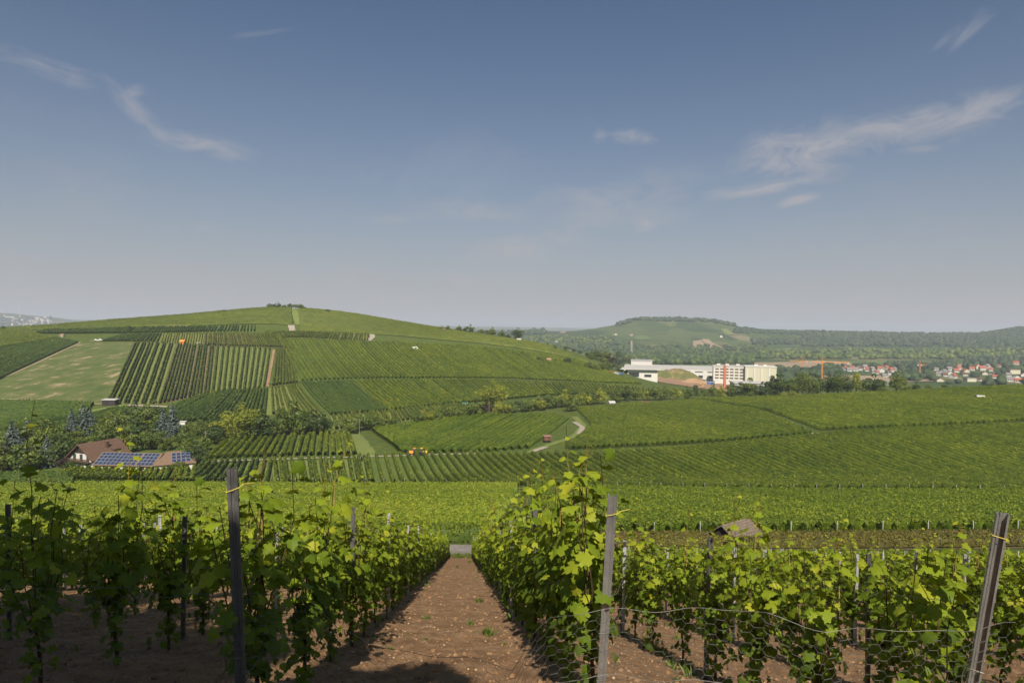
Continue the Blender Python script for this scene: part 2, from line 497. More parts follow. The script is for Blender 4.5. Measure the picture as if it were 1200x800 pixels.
VINE_COLS = [(0, (.030, .060, .008)), (.35, (.060, .105, .012)), (.65, (.105, .155, .018)), (.9, (.19, .215, .025)), (1, (.27, .23, .04))]
M = {}
M['terrain'] = terrain_mat()
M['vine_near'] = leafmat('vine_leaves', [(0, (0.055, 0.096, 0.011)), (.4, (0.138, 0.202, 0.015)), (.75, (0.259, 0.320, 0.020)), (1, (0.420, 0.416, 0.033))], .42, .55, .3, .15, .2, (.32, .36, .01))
M['vine_mid'] = leafmat('vine_row_leaves', [(0, (0.065, 0.102, 0.009)), (.4, (0.146, 0.185, 0.014)), (.7, (0.249, 0.271, 0.018)), (.93, (0.375, 0.335, 0.029)), (1, (0.465, 0.373, 0.046))], .3, .6, .022, .34)
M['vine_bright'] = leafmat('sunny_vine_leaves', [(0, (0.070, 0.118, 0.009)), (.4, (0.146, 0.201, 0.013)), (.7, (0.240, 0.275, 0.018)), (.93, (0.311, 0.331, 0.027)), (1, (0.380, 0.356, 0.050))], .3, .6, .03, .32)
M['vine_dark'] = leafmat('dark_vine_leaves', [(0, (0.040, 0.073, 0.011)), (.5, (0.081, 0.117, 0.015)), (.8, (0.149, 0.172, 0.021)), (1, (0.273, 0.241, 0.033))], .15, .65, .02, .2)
M['vine_hill'] = leafmat('hill_vine_leaves', [(0, (0.065, 0.092, 0.013)), (.45, (0.124, 0.150, 0.015)), (.8, (0.212, 0.214, 0.023)), (1, (0.388, 0.297, 0.041))], .2, .65, .012, .3)
M['vine_red'] = leafmat('reddish_vine_leaves', [(0, (.05, .045, .012)), (.4, (.10, .085, .018)), (.7, (.14, .13, .022)), (1, (.24, .14, .04))], .25, .6, .4, .25)
M['tree_green'] = leafmat('tree_leaves_green', [(0, (0.039, 0.071, 0.012)), (.5, (0.088, 0.126, 0.018)), (1, (0.176, 0.202, 0.030))], .2, .6, .3, .25)
M['tree_yellow'] = leafmat('tree_leaves_yellow', [(0, (0.099, 0.136, 0.016)), (.5, (0.216, 0.241, 0.023)), (1, (0.398, 0.367, 0.039))], .25, .6, .3, .25)
M['tree_dark'] = leafmat('tree_leaves_dark', [(0, (0.023, 0.047, 0.011)), (.5, (0.051, 0.080, 0.016)), (1, (0.098, 0.126, 0.024))], .1, .6, .3, .25)
M['tree_olive'] = leafmat('tree_leaves_olive', [(0, (0.066, 0.094, 0.018)), (.5, (0.124, 0.160, 0.026)), (1, (0.199, 0.226, 0.036))], .2, .6, .3, .25)
M['tree_purple'] = leafmat('tree_leaves_purple', [(0, (0.018, 0.013, 0.010)), (.5, (0.045, 0.029, 0.023)), (1, (0.082, 0.052, 0.031))], .1, .6, .3, .25)
M['tree_blue'] = leafmat('spruce_needles_blue', [(0, (0.040, 0.059, 0.045)), (.5, (0.085, 0.113, 0.095)), (1, (0.160, 0.189, 0.160))], .05, .7, .3, .25)
M['bark'] = surf('bark', [(.05, .035, .02), (.14, .10, .065)], 6, .95, .6, obj=True)
M['vine_wood'] = surf('vine_wood', [(.06, .035, .02), (.16, .10, .05)], 30, .9, .6, obj=True)
M['shoot'] = surf('green_shoot', [(.16, .14, .03), (.30, .17, .05)], 12, .6, obj=True)
M['soil'] = surf('vineyard_soil', [(.2, (.125, .064, .030)), (.42, (.255, .143, .070)), (.6, (.355, .208, .108)), (.8, (.46, .31, .18))], 3.2, .97, .9, 22, detail=10)
M['stone'] = surf('pale_chips', [(.25, .17, .11), (.55, .42, .31)], 9, .9)
M['forest'] = leafmat('forest_canopy', [(0, (.018, .034, .014)), (.5, (.038, .060, .022)), (1, (.07, .095, .03))], 0, .8, .01, .25)
M['litter'] = leafmat('leaf_litter', [(0, (.10, .055, .03)), (.5, (.27, .16, .09)), (1, (.40, .28, .17))], .0, .9, .3, .1)
M['grass_blade'] = leafmat('grass_blades', [(0, (.05, .09, .012)), (.5, (.09, .15, .02)), (1, (.2, .2, .05))], .25, .6, .3, .1)
M['g_grass'] = surf('grass_between_rows', [(.25, (.065, .10, .020)), (.5, (.10, .145, .028)), (.75, (.16, .175, .045))], .5, .95, detail=8)
M['g_pale'] = surf('pale_grass_between_rows', [(.25, (.12, .145, .04)), (.5, (.17, .19, .05)), (.75, (.24, .22, .08))], .4, .95, detail=8)
M['g_dark'] = surf('dark_ground_between_rows', [(.25, (.035, .055, .014)), (.5, (.06, .085, .02)), (.75, (.11, .11, .03))], .4, .95, detail=8)
M['g_brown'] = surf('brown_ground_between_rows', [(.25, (.09, .085, .035)), (.5, (.16, .125, .06)), (.75, (.23, .17, .10))], .4, .95, detail=8)
M['meadow'] = surf('fallow_grass', [(.34, (.072, .10, .026)), (.50, (.105, .13, .034)), (.57, (.14, .14, .05)), (.66, (.32, .25, .14))], .16, .95, detail=10, stretch=(1, .45, 1))
M['track'] = surf('gravel_track', [(.3, .245, .19), (.42, .36, .29)], 1.5, .95, detail=8)
M['straw'] = surf('dry_verge', [(.22, .19, .09), (.36, .28, .17)], .6, .95, detail=8)
M['verge'] = surf('green_verge', [(.13, .165, .035), (.20, .225, .06)], .5, .95, detail=8)
M['asphalt'] = surf('farm_road', [(.15, .13, .115), (.27, .235, .205)], 1.6, .95, detail=8)
M['earth'] = surf('bare_earth', [(.24, .14, .08), (.40, .25, .15)], .12, .95, detail=9)
M['wheat'] = surf('stubble_field', [(.28, .20, .12), (.38, .28, .18)], .02, .95, detail=6)
M['greenfield'] = surf('green_field', [(.09, .14, .03), (.13, .18, .045)], .02, .95, detail=6)
M['steel'] = surf('galvanised_steel', [(.30, .30, .29), (.58, .57, .56)], 14, .42, .25, 60, obj=True, metal=.75, spec=.5, stretch=(1, 1, .25))
M['steel_old'] = surf('weathered_steel', [(.10, .095, .09), (.26, .25, .24)], 14, .5, .3, 60, obj=True, metal=.7, spec=.5, stretch=(1, 1, .25))
M['steel_pale'] = surf('pale_galvanised_steel', [(.34, .34, .34), (.52, .52, .51)], 14, .55, .2, 60, obj=True, metal=.4, spec=.5)
M['wire'] = surf('galvanised_wire', [(.09, .083, .068), (.20, .187, .16)], 30, .45, metal=.5, spec=.5)
M['twine'] = surf('yellow_twine', [(.45, .36, .06), (.58, .48, .10)], 60, .8)


def plain(name, c, rough=.8, metal=0.0, var=.12, scale=2.0, spec=.25, obj=True):
    lo = tuple(x * (1 - var) for x in c); hi = tuple(min(1, x * (1 + var)) for x in c)
    return surf(name, [lo, hi], scale, rough, obj=obj, metal=metal, spec=spec)


M['white'] = plain('white_plaster', (.57, .545, .49))
M['cream'] = plain('cream_plaster', (.50, .46, .34))
M['grey'] = plain('grey_concrete', (.33, .32, .30))
M['palegrey'] = plain('pale_roof_membrane', (.48, .45, .42))
M['dark'] = plain('dark_opening', (.03, .03, .035))
M['woodbrown'] = plain('brown_boards', (.10, .06, .035), scale=5)
M['wooddark'] = plain('dark_boards', (.045, .032, .025), scale=5)
M['tilebrown'] = surf('brown_roof_tiles', [(.09, .052, .034), (.17, .10, .068)], 2.5, .85, .5, 8, obj=True)
M['tiletan'] = surf('tan_roof_tiles', [(.15, .095, .062), (.24, .155, .10)], 2.0, .85, .5, 8, obj=True)
M['tilered'] = plain('red_roof_tiles', (.34, .10, .06))
M['tilegrey'] = plain('grey_roof_tiles', (.22, .19, .18))
M['orange'] = plain('orange_paint', (.80, .28, .05))
M['yellow'] = plain('yellow_paint', (.75, .45, .04))
M['redbrick'] = plain('red_brick', (.50, .15, .08), scale=1.0)
M['red'] = plain('red_paint', (.5, .05, .04))
M['blue'] = plain('blue_paint', (.06, .12, .35))
M['panelblue'] = plain('solar_glass', (.028, .040, .085), .18, 0, .25, 1.2, .6)
M['panelframe'] = plain('panel_frame', (.26, .28, .32), .4)
M['glass'] = plain('window_glass', (.05, .06, .07), .1, spec=.6)
M['rubber'] = plain('tyre_rubber', (.02, .02, .02))
M['tilemoss'] = surf('mossy_roof_tiles', [(.10, .075, .055), (.24, .185, .14)], 4.5, .9, .6, 12, obj=True, detail=8)
M['rust'] = plain('rusty_red_roof', (.15, .07, .04), scale=4)
M['pinkish'] = plain('faded_pink_roof', (.32, .18, .13))
M['pole'] = plain('weathered_pole', (.22, .18, .13))
M['turq'] = plain('turquoise_tarp', (.15, .42, .38))
M['moundgreen'] = surf('overgrown_mound', [(.36, (.085, .105, .03)), (.52, (.14, .13, .045)), (.66, (.30, .19, .10))], .12, .95, detail=9)

# ------------------------------------------------------------------ terrain sheet
ny, nu = len(GY), len(GU)
V = np.stack([GX, np.repeat(GY[:, None], nu, 1), GZ], -1).reshape(-1, 3)
idx = np.arange(ny * nu).reshape(ny, nu)
F = np.stack([idx[:-1, :-1], idx[:-1, 1:], idx[1:, 1:], idx[1:, :-1]], -1).reshape(-1, 4)
tag(link('ground', np_mesh('ground', V, F, M['terrain'], smooth=True)), kind='structure')

# ------------------------------------------------------------------ leaf scattering
QUAD = (np.array([(-.5, -.42, .06), (.5, -.42, -.05), (.5, .42, .06), (-.5, .42, -.05)]), np.array([(0, 1, 2, 3)]))
HEX = (np.array([(0, -.5, 0), (.42, -.28, .06), (.46, .2, -.05), (0, .52, -.12), (-.46, .2, -.05), (-.42, -.28, .06)]), np.array([(0, 1, 2, 3, 4, 5)]))
_lo = [(0, -.36), (.20, -.50), (.42, -.36), (.36, -.18), (.56, -.02), (.50, .16), (.30, .14), (.28, .40), (.12, .44), (0, .66),
       (-.12, .44), (-.28, .40), (-.30, .14), (-.50, .16), (-.56, -.02), (-.36, -.18), (-.42, -.36), (-.20, -.50)]
_lv = [(0, 0, .03)] + [(x, y, -.16 * abs(x) ** 1.3 - .22 * max(y, 0) ** 2 + (.05 if i % 2 else -.02)) for i, (x, y) in enumerate(_lo)]
GRAPE = (np.array(_lv), np.array([(0, i + 1, (i + 1) % 18 + 1) for i in range(18)]))


def scatter(C, S, Nn, tpl, g=rng, rnd=None):
    C = np.asarray(C, float); n = len(C)
    T, F = tpl
    Nn = Nn / np.maximum(np.linalg.norm(Nn, axis=1, keepdims=True), 1e-6)
    r = g.normal(size=(n, 3)); a = r - (r * Nn).sum(1, keepdims=True) * Nn; a /= np.linalg.norm(a, axis=1, keepdims=True)
    b = np.cross(Nn, a)
    V = C[:, None, :] + S[:, None, None] * (T[None, :, 0:1] * a[:, None] + T[None, :, 1:2] * b[:, None] + T[None, :, 2:3] * Nn[:, None])
    FF = (F[None] + (np.arange(n) * len(T))[:, None, None]).reshape(-1, F.shape[1])
    if rnd is None: rnd = g.random(n)
    return V.reshape(-1, 3), FF, np.repeat(rnd, len(T))


def jit(n, s): return rng.normal(0, s, n)


class Acc:
    def __init__(s): s.V, s.F, s.R, s.n = [], [], [], 0

    def add(s, V, F, r):
        s.V.append(V); s.F.append(F + s.n); s.R.append(r if hasattr(r, '__len__') else np.full(len(V), r)); s.n += len(V)

    def mesh(s, name, mat, smooth=False):
        ks = {}
        for f in s.F: ks.setdefault(f.shape[1], []).append(f)
        return np_mesh(name, np.concatenate(s.V), [np.concatenate(v) for v in ks.values()], mat, np.concatenate(s.R), smooth=smooth)


GROUND = {}
POSTS = Acc()


def polyw(pts, dmin=0, dmax=1e9):
    return [at(p[0], p[1], dmin, dmax) if len(p) == 2 else Vector(p) for p in pts]


def along(P, n):
    """n points evenly spread on the world polyline P (cell centres)"""
    P = np.array([(p.x, p.y) for p in P]); seg = np.linalg.norm(np.diff(P, axis=0), axis=1); c = np.concatenate([[0], np.cumsum(seg)])
    t = (np.arange(n) + .5) / n * c[-1]
    return np.stack([np.interp(t, c, P[:, 0]), np.interp(t, c, P[:, 1])], 1), c[-1]


def hedge(acc, p, q, w, h, step, dens, ls, tone=.45, gap=0.0, z0=.25, tpl=QUAD, off=0.0):
    """one row of vines from p to q (xy)"""
    L_ = float(np.linalg.norm(q - p))
    if L_ < 1.5: return
    n = max(2, int(L_ / step)); s = np.linspace(0, 1, n + 1)
    P = p[None] + (q - p)[None] * s[:, None]
    d = (q - p) / L_; nn = np.array([-d[1], d[0]])
    far = p[1] > 115
    amp = .08 if far else .16
    wob = 1 + rng.normal(0, amp, (n + 1, 5)); hw = w / 2
    hh = h * (1 + rng.normal(0, .045 if far else .09, n + 1))
    if gap > 0:
        g = rng.random(n + 1) < gap; hh = np.where(g, h * .35, hh)
    lat = np.array([-1, -1.05, 0, 1.05, 1]) * hw; hgt = np.array([0, .62, 1, .62, 0])
    x = P[:, 0:1] + nn[0] * lat[None] * wob + rng.normal(0, .05 * w, (n + 1, 1)) * nn[0]
    y = P[:, 1:2] + nn[1] * lat[None] * wob + rng.normal(0, .05 * w, (n + 1, 1)) * nn[1]
    g0 = H(P[:, 0], P[:, 1])[:, None]
    z = g0 + z0 + (hh[:, None] - z0) * hgt[None] * (1 + rng.normal(0, .05, (n + 1, 5)))
    V = np.stack([x, y, z], -1).reshape(-1, 3)
    i = np.arange(n)[:, None] * 5 + np.arange(4)[None]
    F = np.stack([i, i + 1, i + 6, i + 5], -1).reshape(-1, 4)
    acc.add(V, F, np.repeat(np.clip(rng.normal(tone - .22, .12, n + 1), 0, 1), 5))  # core toned darker than the leaves, shade of the depth put into its colour
    m = int(L_ * dens)
    if m:
        t = rng.random(m); a = rng.random(m) * math.pi
        lx = np.cos(a) * hw * (1.0 + rng.normal(0, .22, m)); lz = z0 + (h - z0) * (.25 + .80 * np.sin(a) * (1 + rng.normal(0, .12, m)))
        c = p[None] + (q - p)[None] * t[:, None] + nn[None] * lx[:, None]
        C = np.stack([c[:, 0], c[:, 1], H(c[:, 0], c[:, 1]) + lz], -1)
        Nn = np.stack([nn[0] * np.cos(a), nn[1] * np.cos(a), np.sin(a) * .9 + .1], -1) + rng.normal(0, .45, (m, 3))
        acc.add(*scatter(C, ls * (0.7 + .7 * rng.random(m)), Nn, tpl, rnd=np.clip(rng.normal(tone + .08, .17, m), 0, 1)))


def strip(key, p, q, w, step=3.0, off=.06):
    L_ = float(np.linalg.norm(q - p)); n = max(2, int(L_ / step)); s = np.linspace(0, 1, n + 1)
    d = (q - p) / max(L_, 1e-6); nn = np.array([-d[1], d[0]])
    P = p[None] + (q - p)[None] * s[:, None]
    lat = np.linspace(-w / 2, w / 2, 3)
    X = P[:, 0:1] + nn[0] * lat; Y = P[:, 1:2] + nn[1] * lat
    V = np.stack([X, Y, H(X, Y) + off], -1).reshape(-1, 3)
    i = np.arange(n)[:, None] * 3 + np.arange(2)[None]
    GROUND.setdefault(key, Acc()).add(V, np.stack([i, i + 1, i + 4, i + 3], -1).reshape(-1, 4), .5)


def parcel(label, A, B, spacing, mat, gmat, w=.8, h=1.8, dens=3.0, ls=.35, tone=.45, dmin=0, dmax=1e9, gap=0.0, n=None, posts=False, pair=None, step=None):
    A = polyw(A, dmin, dmax); B = polyw(B, dmin, dmax)
    if n is None:
        a, la = along(A, 9); b, lb = along(B, 9)
        wd = 0
        for k in range(8):
            dd = (b[k] + b[k + 1] - a[k] - a[k + 1]); dd /= np.linalg.norm(dd) + 1e-9
            e = (a[k + 1] - a[k] + b[k + 1] - b[k]) / 2
            wd += abs(e[0] * dd[1] - e[1] * dd[0])
        n = max(2, int(round(wd * 9 / 8 / spacing)))
    a, _ = along(A, n); b, _ = along(B, n)
    acc = Acc(); md = float(np.mean(a[:, 1] + b[:, 1]) / 2)
    st = step or max(.55, md * .0045)
    gapw = np.median([abs(((a[k + 1] - a[k])[0] * (b[k] - a[k])[1] - (a[k + 1] - a[k])[1] * (b[k] - a[k])[0])) / np.linalg.norm(b[k] - a[k]) for k in range(n - 1)])
    for k in range(n):
        jp = rng.normal(0, .3, 2); p, q = a[k] + jp * .2, b[k] + jp
        if pair is not None and k % pair[0] >= pair[1]:
            pass
        else:
            hedge(acc, p, q, w, h, st, dens, ls, tone + rng.normal(0, .05), gap)
        strip(gmat, a[k], b[k], gapw * 1.15, max(2.0, md * .01), off=.05 + .012 * (k % 2))
        if posts:
            for e, o in ((p, q), (q, p)):
                if (k % 3) or e is q: continue
                e = e + (e - o) / np.linalg.norm(e - o) * .5
                z = gz(*e); s = .03
                V = np.array([(e[0] + i * s, e[1] + j * s, z + zz) for zz in (0, 1.95) for i, j in ((-1, -1), (1, -1), (1, 1), (-1, 1))])
                POSTS.add(V, np.array([(4, 5, 6, 7), (0, 1, 5, 4), (1, 2, 6, 5), (2, 3, 7, 6), (3, 0, 4, 7)]), .5)
    o = link('vine_rows', acc.mesh('vine_rows', M[mat]))
    tag(o, label, 'vineyard', 'planted vineyard parcels', 'stuff')
    return o


def parcel_vp(label, poly, vp, spacing, mat, gmat, w=.8, h=1.8, dens=3.0, ls=.35, tone=.45, dmin=0, dmax=1e9, gap=0.0, step=None, posts=0):
    """parallel rows that all run towards one far point, clipped to the parcel"""
    P = np.array([(p.x, p.y) for p in polyw(poly, dmin, dmax)]); dv = ray(*vp)[:2]; dv = dv / np.linalg.norm(dv); nv = np.array([-dv[1], dv[0]])
    a, b = P @ nv, P @ dv; acc = Acc(); st = step or max(.55, float(P[:, 1].mean()) * .0045); k = 0
    o = a.min() + spacing * .5
    while o < a.max():
        xs = []
        for i in range(len(P)):
            j = (i + 1) % len(P)
            if (a[i] - o) * (a[j] - o) < 0: xs.append(b[i] + (b[j] - b[i]) * (o - a[i]) / (a[j] - a[i]))
        xs.sort()
        for s0, s1 in zip(xs[::2], xs[1::2]):
            p, q = nv * o + dv * s0, nv * o + dv * s1
            if s1 - s0 > 3:
                hedge(acc, p + rng.normal(0, .1, 2), q + rng.normal(0, .1, 2), w, h, st, dens, ls, tone + rng.normal(0, .05), gap)
                strip(gmat, p, q, spacing * 1.12, max(2.0, P[:, 1].mean() * .01), off=.05 + .012 * (k % 2))
                if posts and k % posts == 0:
                    e = p - dv * .5; z = gz(*e); s = .035
                    V = np.array([(e[0] + i * s, e[1] + j * s, z + zz) for zz in (0, 1.9) for i, j in ((-1, -1), (1, -1), (1, 1), (-1, 1))])
                    POSTS.add(V, np.array([(4, 5, 6, 7), (0, 1, 5, 4), (1, 2, 6, 5), (2, 3, 7, 6), (3, 0, 4, 7)]), .5)
        o += spacing; k += 1
    return tag(link('vine_rows', acc.mesh('vine_rows', M[mat])), label, 'vineyard', 'planted vineyard parcels', 'stuff')


def field(name, pts, mat, off=.05, dmin=0, dmax=1e9, res=None):
    """a draped sheet: quad A0 A1 / B0 B1 given as two polylines"""
    A, B = polyw(pts[0], dmin, dmax), polyw(pts[1], dmin, dmax)
    n = res or 24
    a, _ = along(A, n + 1); b, _ = along(B, n + 1)
    # run to the very ends
    def ends(P, m):
        Q = np.array([(p.x, p.y) for p in P]); seg = np.linalg.norm(np.diff(Q, axis=0), axis=1); c = np.concatenate([[0], np.cumsum(seg)]); t = np.linspace(0, c[-1], m)
        return np.stack([np.interp(t, c, Q[:, 0]), np.interp(t, c, Q[:, 1])], 1)
    a, b = ends(A, n + 1), ends(B, n + 1)
    s = np.linspace(0, 1, n + 1)[:, None, None]
    G = a[None] * (1 - s) + b[None] * s
    V = np.concatenate([G, (H(G[..., 0], G[..., 1]) + off)[..., None]], -1).reshape(-1, 3)
    i = np.arange((n + 1) ** 2).reshape(n + 1, n + 1)
    F = np.stack([i[:-1, :-1], i[:-1, 1:], i[1:, 1:], i[1:, :-1]], -1).reshape(-1, 4)
    return tag(link(name, np_mesh(name, V, F, M[mat])), kind='structure')


def path(name, pts, width, mat, off=.16, dmin=0, dmax=1e9):
    P = polyw(pts, dmin, dmax); Q = np.array([(p.x, p.y) for p in P])
    seg = np.linalg.norm(np.diff(Q, axis=0), axis=1); c = np.concatenate([[0], np.cumsum(seg)])
    m = max(4, int(c[-1] / 2.0)); t = np.linspace(0, c[-1], m + 1)
    X = np.interp(t, c, Q[:, 0]); Y = np.interp(t, c, Q[:, 1])
    if len(P) > 2: X = np.interp(t, t, sm(X, 2)); Y = sm(Y, 2)
    dx, dy = np.gradient(X), np.gradient(Y); l = np.hypot(dx, dy); nx, nyy = -dy / l, dx / l
    lat = np.linspace(-.5, .5, 5)
    wv = width * (1 + .06 * np.sin(t / 3.1) + .05 * np.sin(t / 1.3 + 2))
    XX = X[:, None] + nx[:, None] * lat * wv[:, None]; YY = Y[:, None] + nyy[:, None] * lat * wv[:, None]
    V = np.stack([XX, YY, H(XX, YY) + off], -1).reshape(-1, 3)
    i = np.arange(m)[:, None] * 5 + np.arange(4)[None]
    return tag(link(name, np_mesh(name, V, np.stack([i, i + 1, i + 6, i + 5], -1).reshape(-1, 4), M[mat])), kind='structure')


# ------------------------------------------------------------------ vineyard parcels (corners are points of the terrain)
# the slope of the left hill
HM, HX = 225, 640
def hp(label, A, B, sp, mat='vine_hill', g='g_dark', **k):
    k.setdefault('dmin', HM); k.setdefault('dmax', HX + 14); k.setdefault('w', 1.0); k.setdefault('dens', 2.0); k.setdefault('ls', .5)
    return parcel(label, A, B, sp, mat, g, **k)


hp('even green parcel at the left edge of the hill, fading to the crest', [(-90, 420), (-90, 389)], [(66, 397), (20, 386)], 2.6)
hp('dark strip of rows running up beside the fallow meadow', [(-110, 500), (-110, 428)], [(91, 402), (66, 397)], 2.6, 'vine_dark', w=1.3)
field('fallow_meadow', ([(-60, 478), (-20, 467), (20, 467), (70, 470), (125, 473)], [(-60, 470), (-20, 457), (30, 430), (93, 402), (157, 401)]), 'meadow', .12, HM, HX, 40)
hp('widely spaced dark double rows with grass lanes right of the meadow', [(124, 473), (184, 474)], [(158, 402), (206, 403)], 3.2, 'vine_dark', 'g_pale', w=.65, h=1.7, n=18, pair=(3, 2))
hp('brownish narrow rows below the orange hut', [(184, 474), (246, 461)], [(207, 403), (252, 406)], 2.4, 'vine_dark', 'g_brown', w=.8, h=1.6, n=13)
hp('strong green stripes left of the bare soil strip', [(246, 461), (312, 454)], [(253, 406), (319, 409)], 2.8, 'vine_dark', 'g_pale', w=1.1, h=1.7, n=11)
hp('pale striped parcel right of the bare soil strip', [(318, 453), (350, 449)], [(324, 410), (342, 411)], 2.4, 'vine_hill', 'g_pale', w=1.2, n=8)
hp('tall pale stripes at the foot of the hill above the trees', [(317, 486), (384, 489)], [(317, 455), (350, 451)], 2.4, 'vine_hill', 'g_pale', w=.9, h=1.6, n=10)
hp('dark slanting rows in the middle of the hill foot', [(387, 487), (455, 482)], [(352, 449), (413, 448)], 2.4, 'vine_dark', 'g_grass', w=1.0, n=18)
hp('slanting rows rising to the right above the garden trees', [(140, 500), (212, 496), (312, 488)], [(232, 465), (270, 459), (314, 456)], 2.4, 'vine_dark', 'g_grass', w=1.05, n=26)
hp('shallow rows below the fallow meadow at the left edge', [(-70, 520), (-70, 470)], [(96, 487), (108, 475)], 2.6, 'vine_dark', 'g_grass', w=1.2)
hp('small parcel between the green lane and the blue spruces', [(-60, 548), (-60, 528)], [(150, 484), (135, 478)], 2.6, 'vine_dark', 'g_grass', w=1.2)
hp('short dark rows left of the pale plot with the orange hut', [(118, 400.5), (186, 402)], [(143, 393), (190, 391)], 2.8, 'vine_dark', 'g_pale', w=1.3, n=14)
hp('pale young plot around the orange hut', [(188, 401.5), (237, 404.5)], [(191, 391), (239, 391)], 2.6, 'vine_hill', 'g_pale', w=.5, h=1.2, n=16, tone=.6)
hp('curving brownish rows right of the orange hut', [(239, 405), (345, 409)], [(241, 391), (332, 393)], 2.4, 'vine_hill', 'g_brown', w=.9, n=36)
hp('dark band of short rows under the upper track', [(150, 391), (300, 388.5)], [(166, 384), (300, 382)], 2.6, 'vine_dark', 'g_grass', w=1.1)
hp('dark parcel at the upper left below the crest', [(40, 391), (148, 391)], [(52, 387), (160, 384)], 2.6, 'vine_dark', 'g_dark', w=1.3)
hp('long even parcel along the crest of the left hill', [(38, 387), (30, 384)], [(150, 384), (130, 375.8)], 2.4, 'vine_hill', 'g_dark', w=1.5)
hp('dark even parcel left of the grassy path on the crest', [(150, 383.5), (131, 375.8)], [(343, 382), (341, 360.5)], 2.4, 'vine_hill', 'g_dark', w=1.5)
hp('smooth green parcel right of the grassy path on the crest', [(352, 389), (349, 361)], [(560, 402), (520, 386)], 2.4, 'vine_hill', 'g_dark', w=1.6, tone=.55)
hp('smooth shoulder of vines running down towards the factory', [(560, 402), (521, 386)], [(690, 425), (640, 405)], 2.4, 'vine_hill', 'g_dark', w=1.6, tone=.55)
hp('pale striped band below the smooth crest parcel', [(300, 397), (432, 400)], [(312, 390), (432, 391)], 2.8, 'vine_hill', 'g_pale', w=1.1, n=40)
hp('wide sunny parcel across the middle of the hill', [(352, 447), (480, 444), (600, 444), (700, 449), (752, 451)], [(325, 398), (430, 401), (545, 405), (640, 416), (700, 428)], 2.7, 'vine_mid', 'g_grass', w=1.25, tone=.5)
hp('broad parcel on the lower hill left of the round yellow tree', [(456, 482), (540, 473), (640, 464), (770, 463)], [(414, 447.5), (560, 445.5), (690, 450), (770, 457)], 2.5, 'vine_mid', 'g_dark', w=1.2)
hp('slanting stripes along the foot of the hill', [(392, 504), (470, 494), (560, 483)], [(388, 488), (455, 483), (541, 474)], 2.8, 'vine_hill', 'g_pale', w=1.2, n=34)

# the valley floor
def vp(label, A, B, sp, mat='vine_mid', g='g_grass', **k):
    k.setdefault('w', .95); k.setdefault('dens', 5.0); k.setdefault('ls', .34); k.setdefault('dmax', 460)
    return parcel(label, A, B, sp, mat, g, **k)


vp('smooth green parcel right of the solar roofed barns', [(238, 539), (420, 534)], [(262, 518), (412, 509)], 2.2, w=1.3)
vp('rounded parcel enclosed by the curving gravel track', [(436, 505), (470, 532), (560, 531), (622, 526)], [(445, 503), (560, 487), (640, 486), (668, 492)], 2.1, 'vine_bright', w=1.3)
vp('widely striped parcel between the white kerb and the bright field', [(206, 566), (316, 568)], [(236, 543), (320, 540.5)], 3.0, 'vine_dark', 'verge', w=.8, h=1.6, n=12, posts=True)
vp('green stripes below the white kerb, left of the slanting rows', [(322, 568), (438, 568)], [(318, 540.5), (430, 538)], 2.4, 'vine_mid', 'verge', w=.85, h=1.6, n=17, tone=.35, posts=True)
parcel_vp('long slanting rows across the middle of the valley', [(436, 568), (610, 571), (900, 575), (1290, 579), (1290, 498), (1000, 507), (900, 517), (700, 533), (560, 533), (420, 536)], (405, 384), 2.6, 'vine_mid', 'g_grass', w=.85, dens=5, ls=.28, dmax=460, posts=2)
parcel_vp('green parcel between the curving track and the pale lane', [(660, 528), (800, 521), (950, 510), (888, 482), (810, 470), (675, 479), (694, 500)], (300, 384), 2.3, 'vine_mid', 'g_dark', w=1.0, dens=4, ls=.32, dmax=460)

parcel_vp('upper right parcel below the tree belt', [(898, 481), (962, 505), (1090, 500), (1290, 492), (1290, 453), (1060, 460), (930, 466), (815, 468.5)], (250, 384), 2.3, 'vine_mid', 'g_dark', w=1.1, dens=3.5, ls=.36, dmax=460)

vp('bright smooth field just beyond the farm road', [(-190, 633), (-190, 571)], [(556, 633), (606, 572)], 2.0, 'vine_bright', 'g_grass', w=1.25, dens=42, ls=.20, tone=.55, h=1.7)
parcel_vp('slanting rows beyond the road, right of the grass lane', [(648, 606), (695, 629), (900, 627), (1320, 625), (1320, 583), (1000, 580), (800, 577), (620, 574)], (330, 384), 2.0, 'vine_bright', 'g_grass', w=1.05, dens=34, ls=.20, dmax=460, posts=3)
vp('low reddish vines in a strip around the stone hut', [(640, 645), (640, 634)], [(1290, 640), (1290, 630)], 1.7, 'vine_red', 'g_brown', w=.7, dens=150, ls=.16, h=1.2)

vp('continuous dark row of vines added for the shaded row ends of the slanting rows', [(690, 628), (692, 623)], [(1290, 624), (1290, 619)], 1.0, 'vine_mid', 'g_dark', w=.8, h=2.0, dens=60, ls=.17, n=2, tone=.3)  # dark row added to stand for shaded row ends and trunk shadows
vp('short rows right in front of the chalet and the barns', [(58, 563), (228, 568)], [(80, 553), (230, 550)], 2.2, 'vine_mid', 'g_grass', w=1.1, dens=9, n=22, tone=.35)
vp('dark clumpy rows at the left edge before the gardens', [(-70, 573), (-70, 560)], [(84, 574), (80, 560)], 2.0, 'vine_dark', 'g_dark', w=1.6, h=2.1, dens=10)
vp('short dark row of vines facing the end of the soil alley', [(-56, 69.0, 0), (-56, 71.6, 0)], [(7, 69.0, 0), (7, 71.6, 0)], 1.0, 'vine_mid', 'g_dark', w=.75, h=1.7, dens=210, ls=.17, n=2, tone=.22)
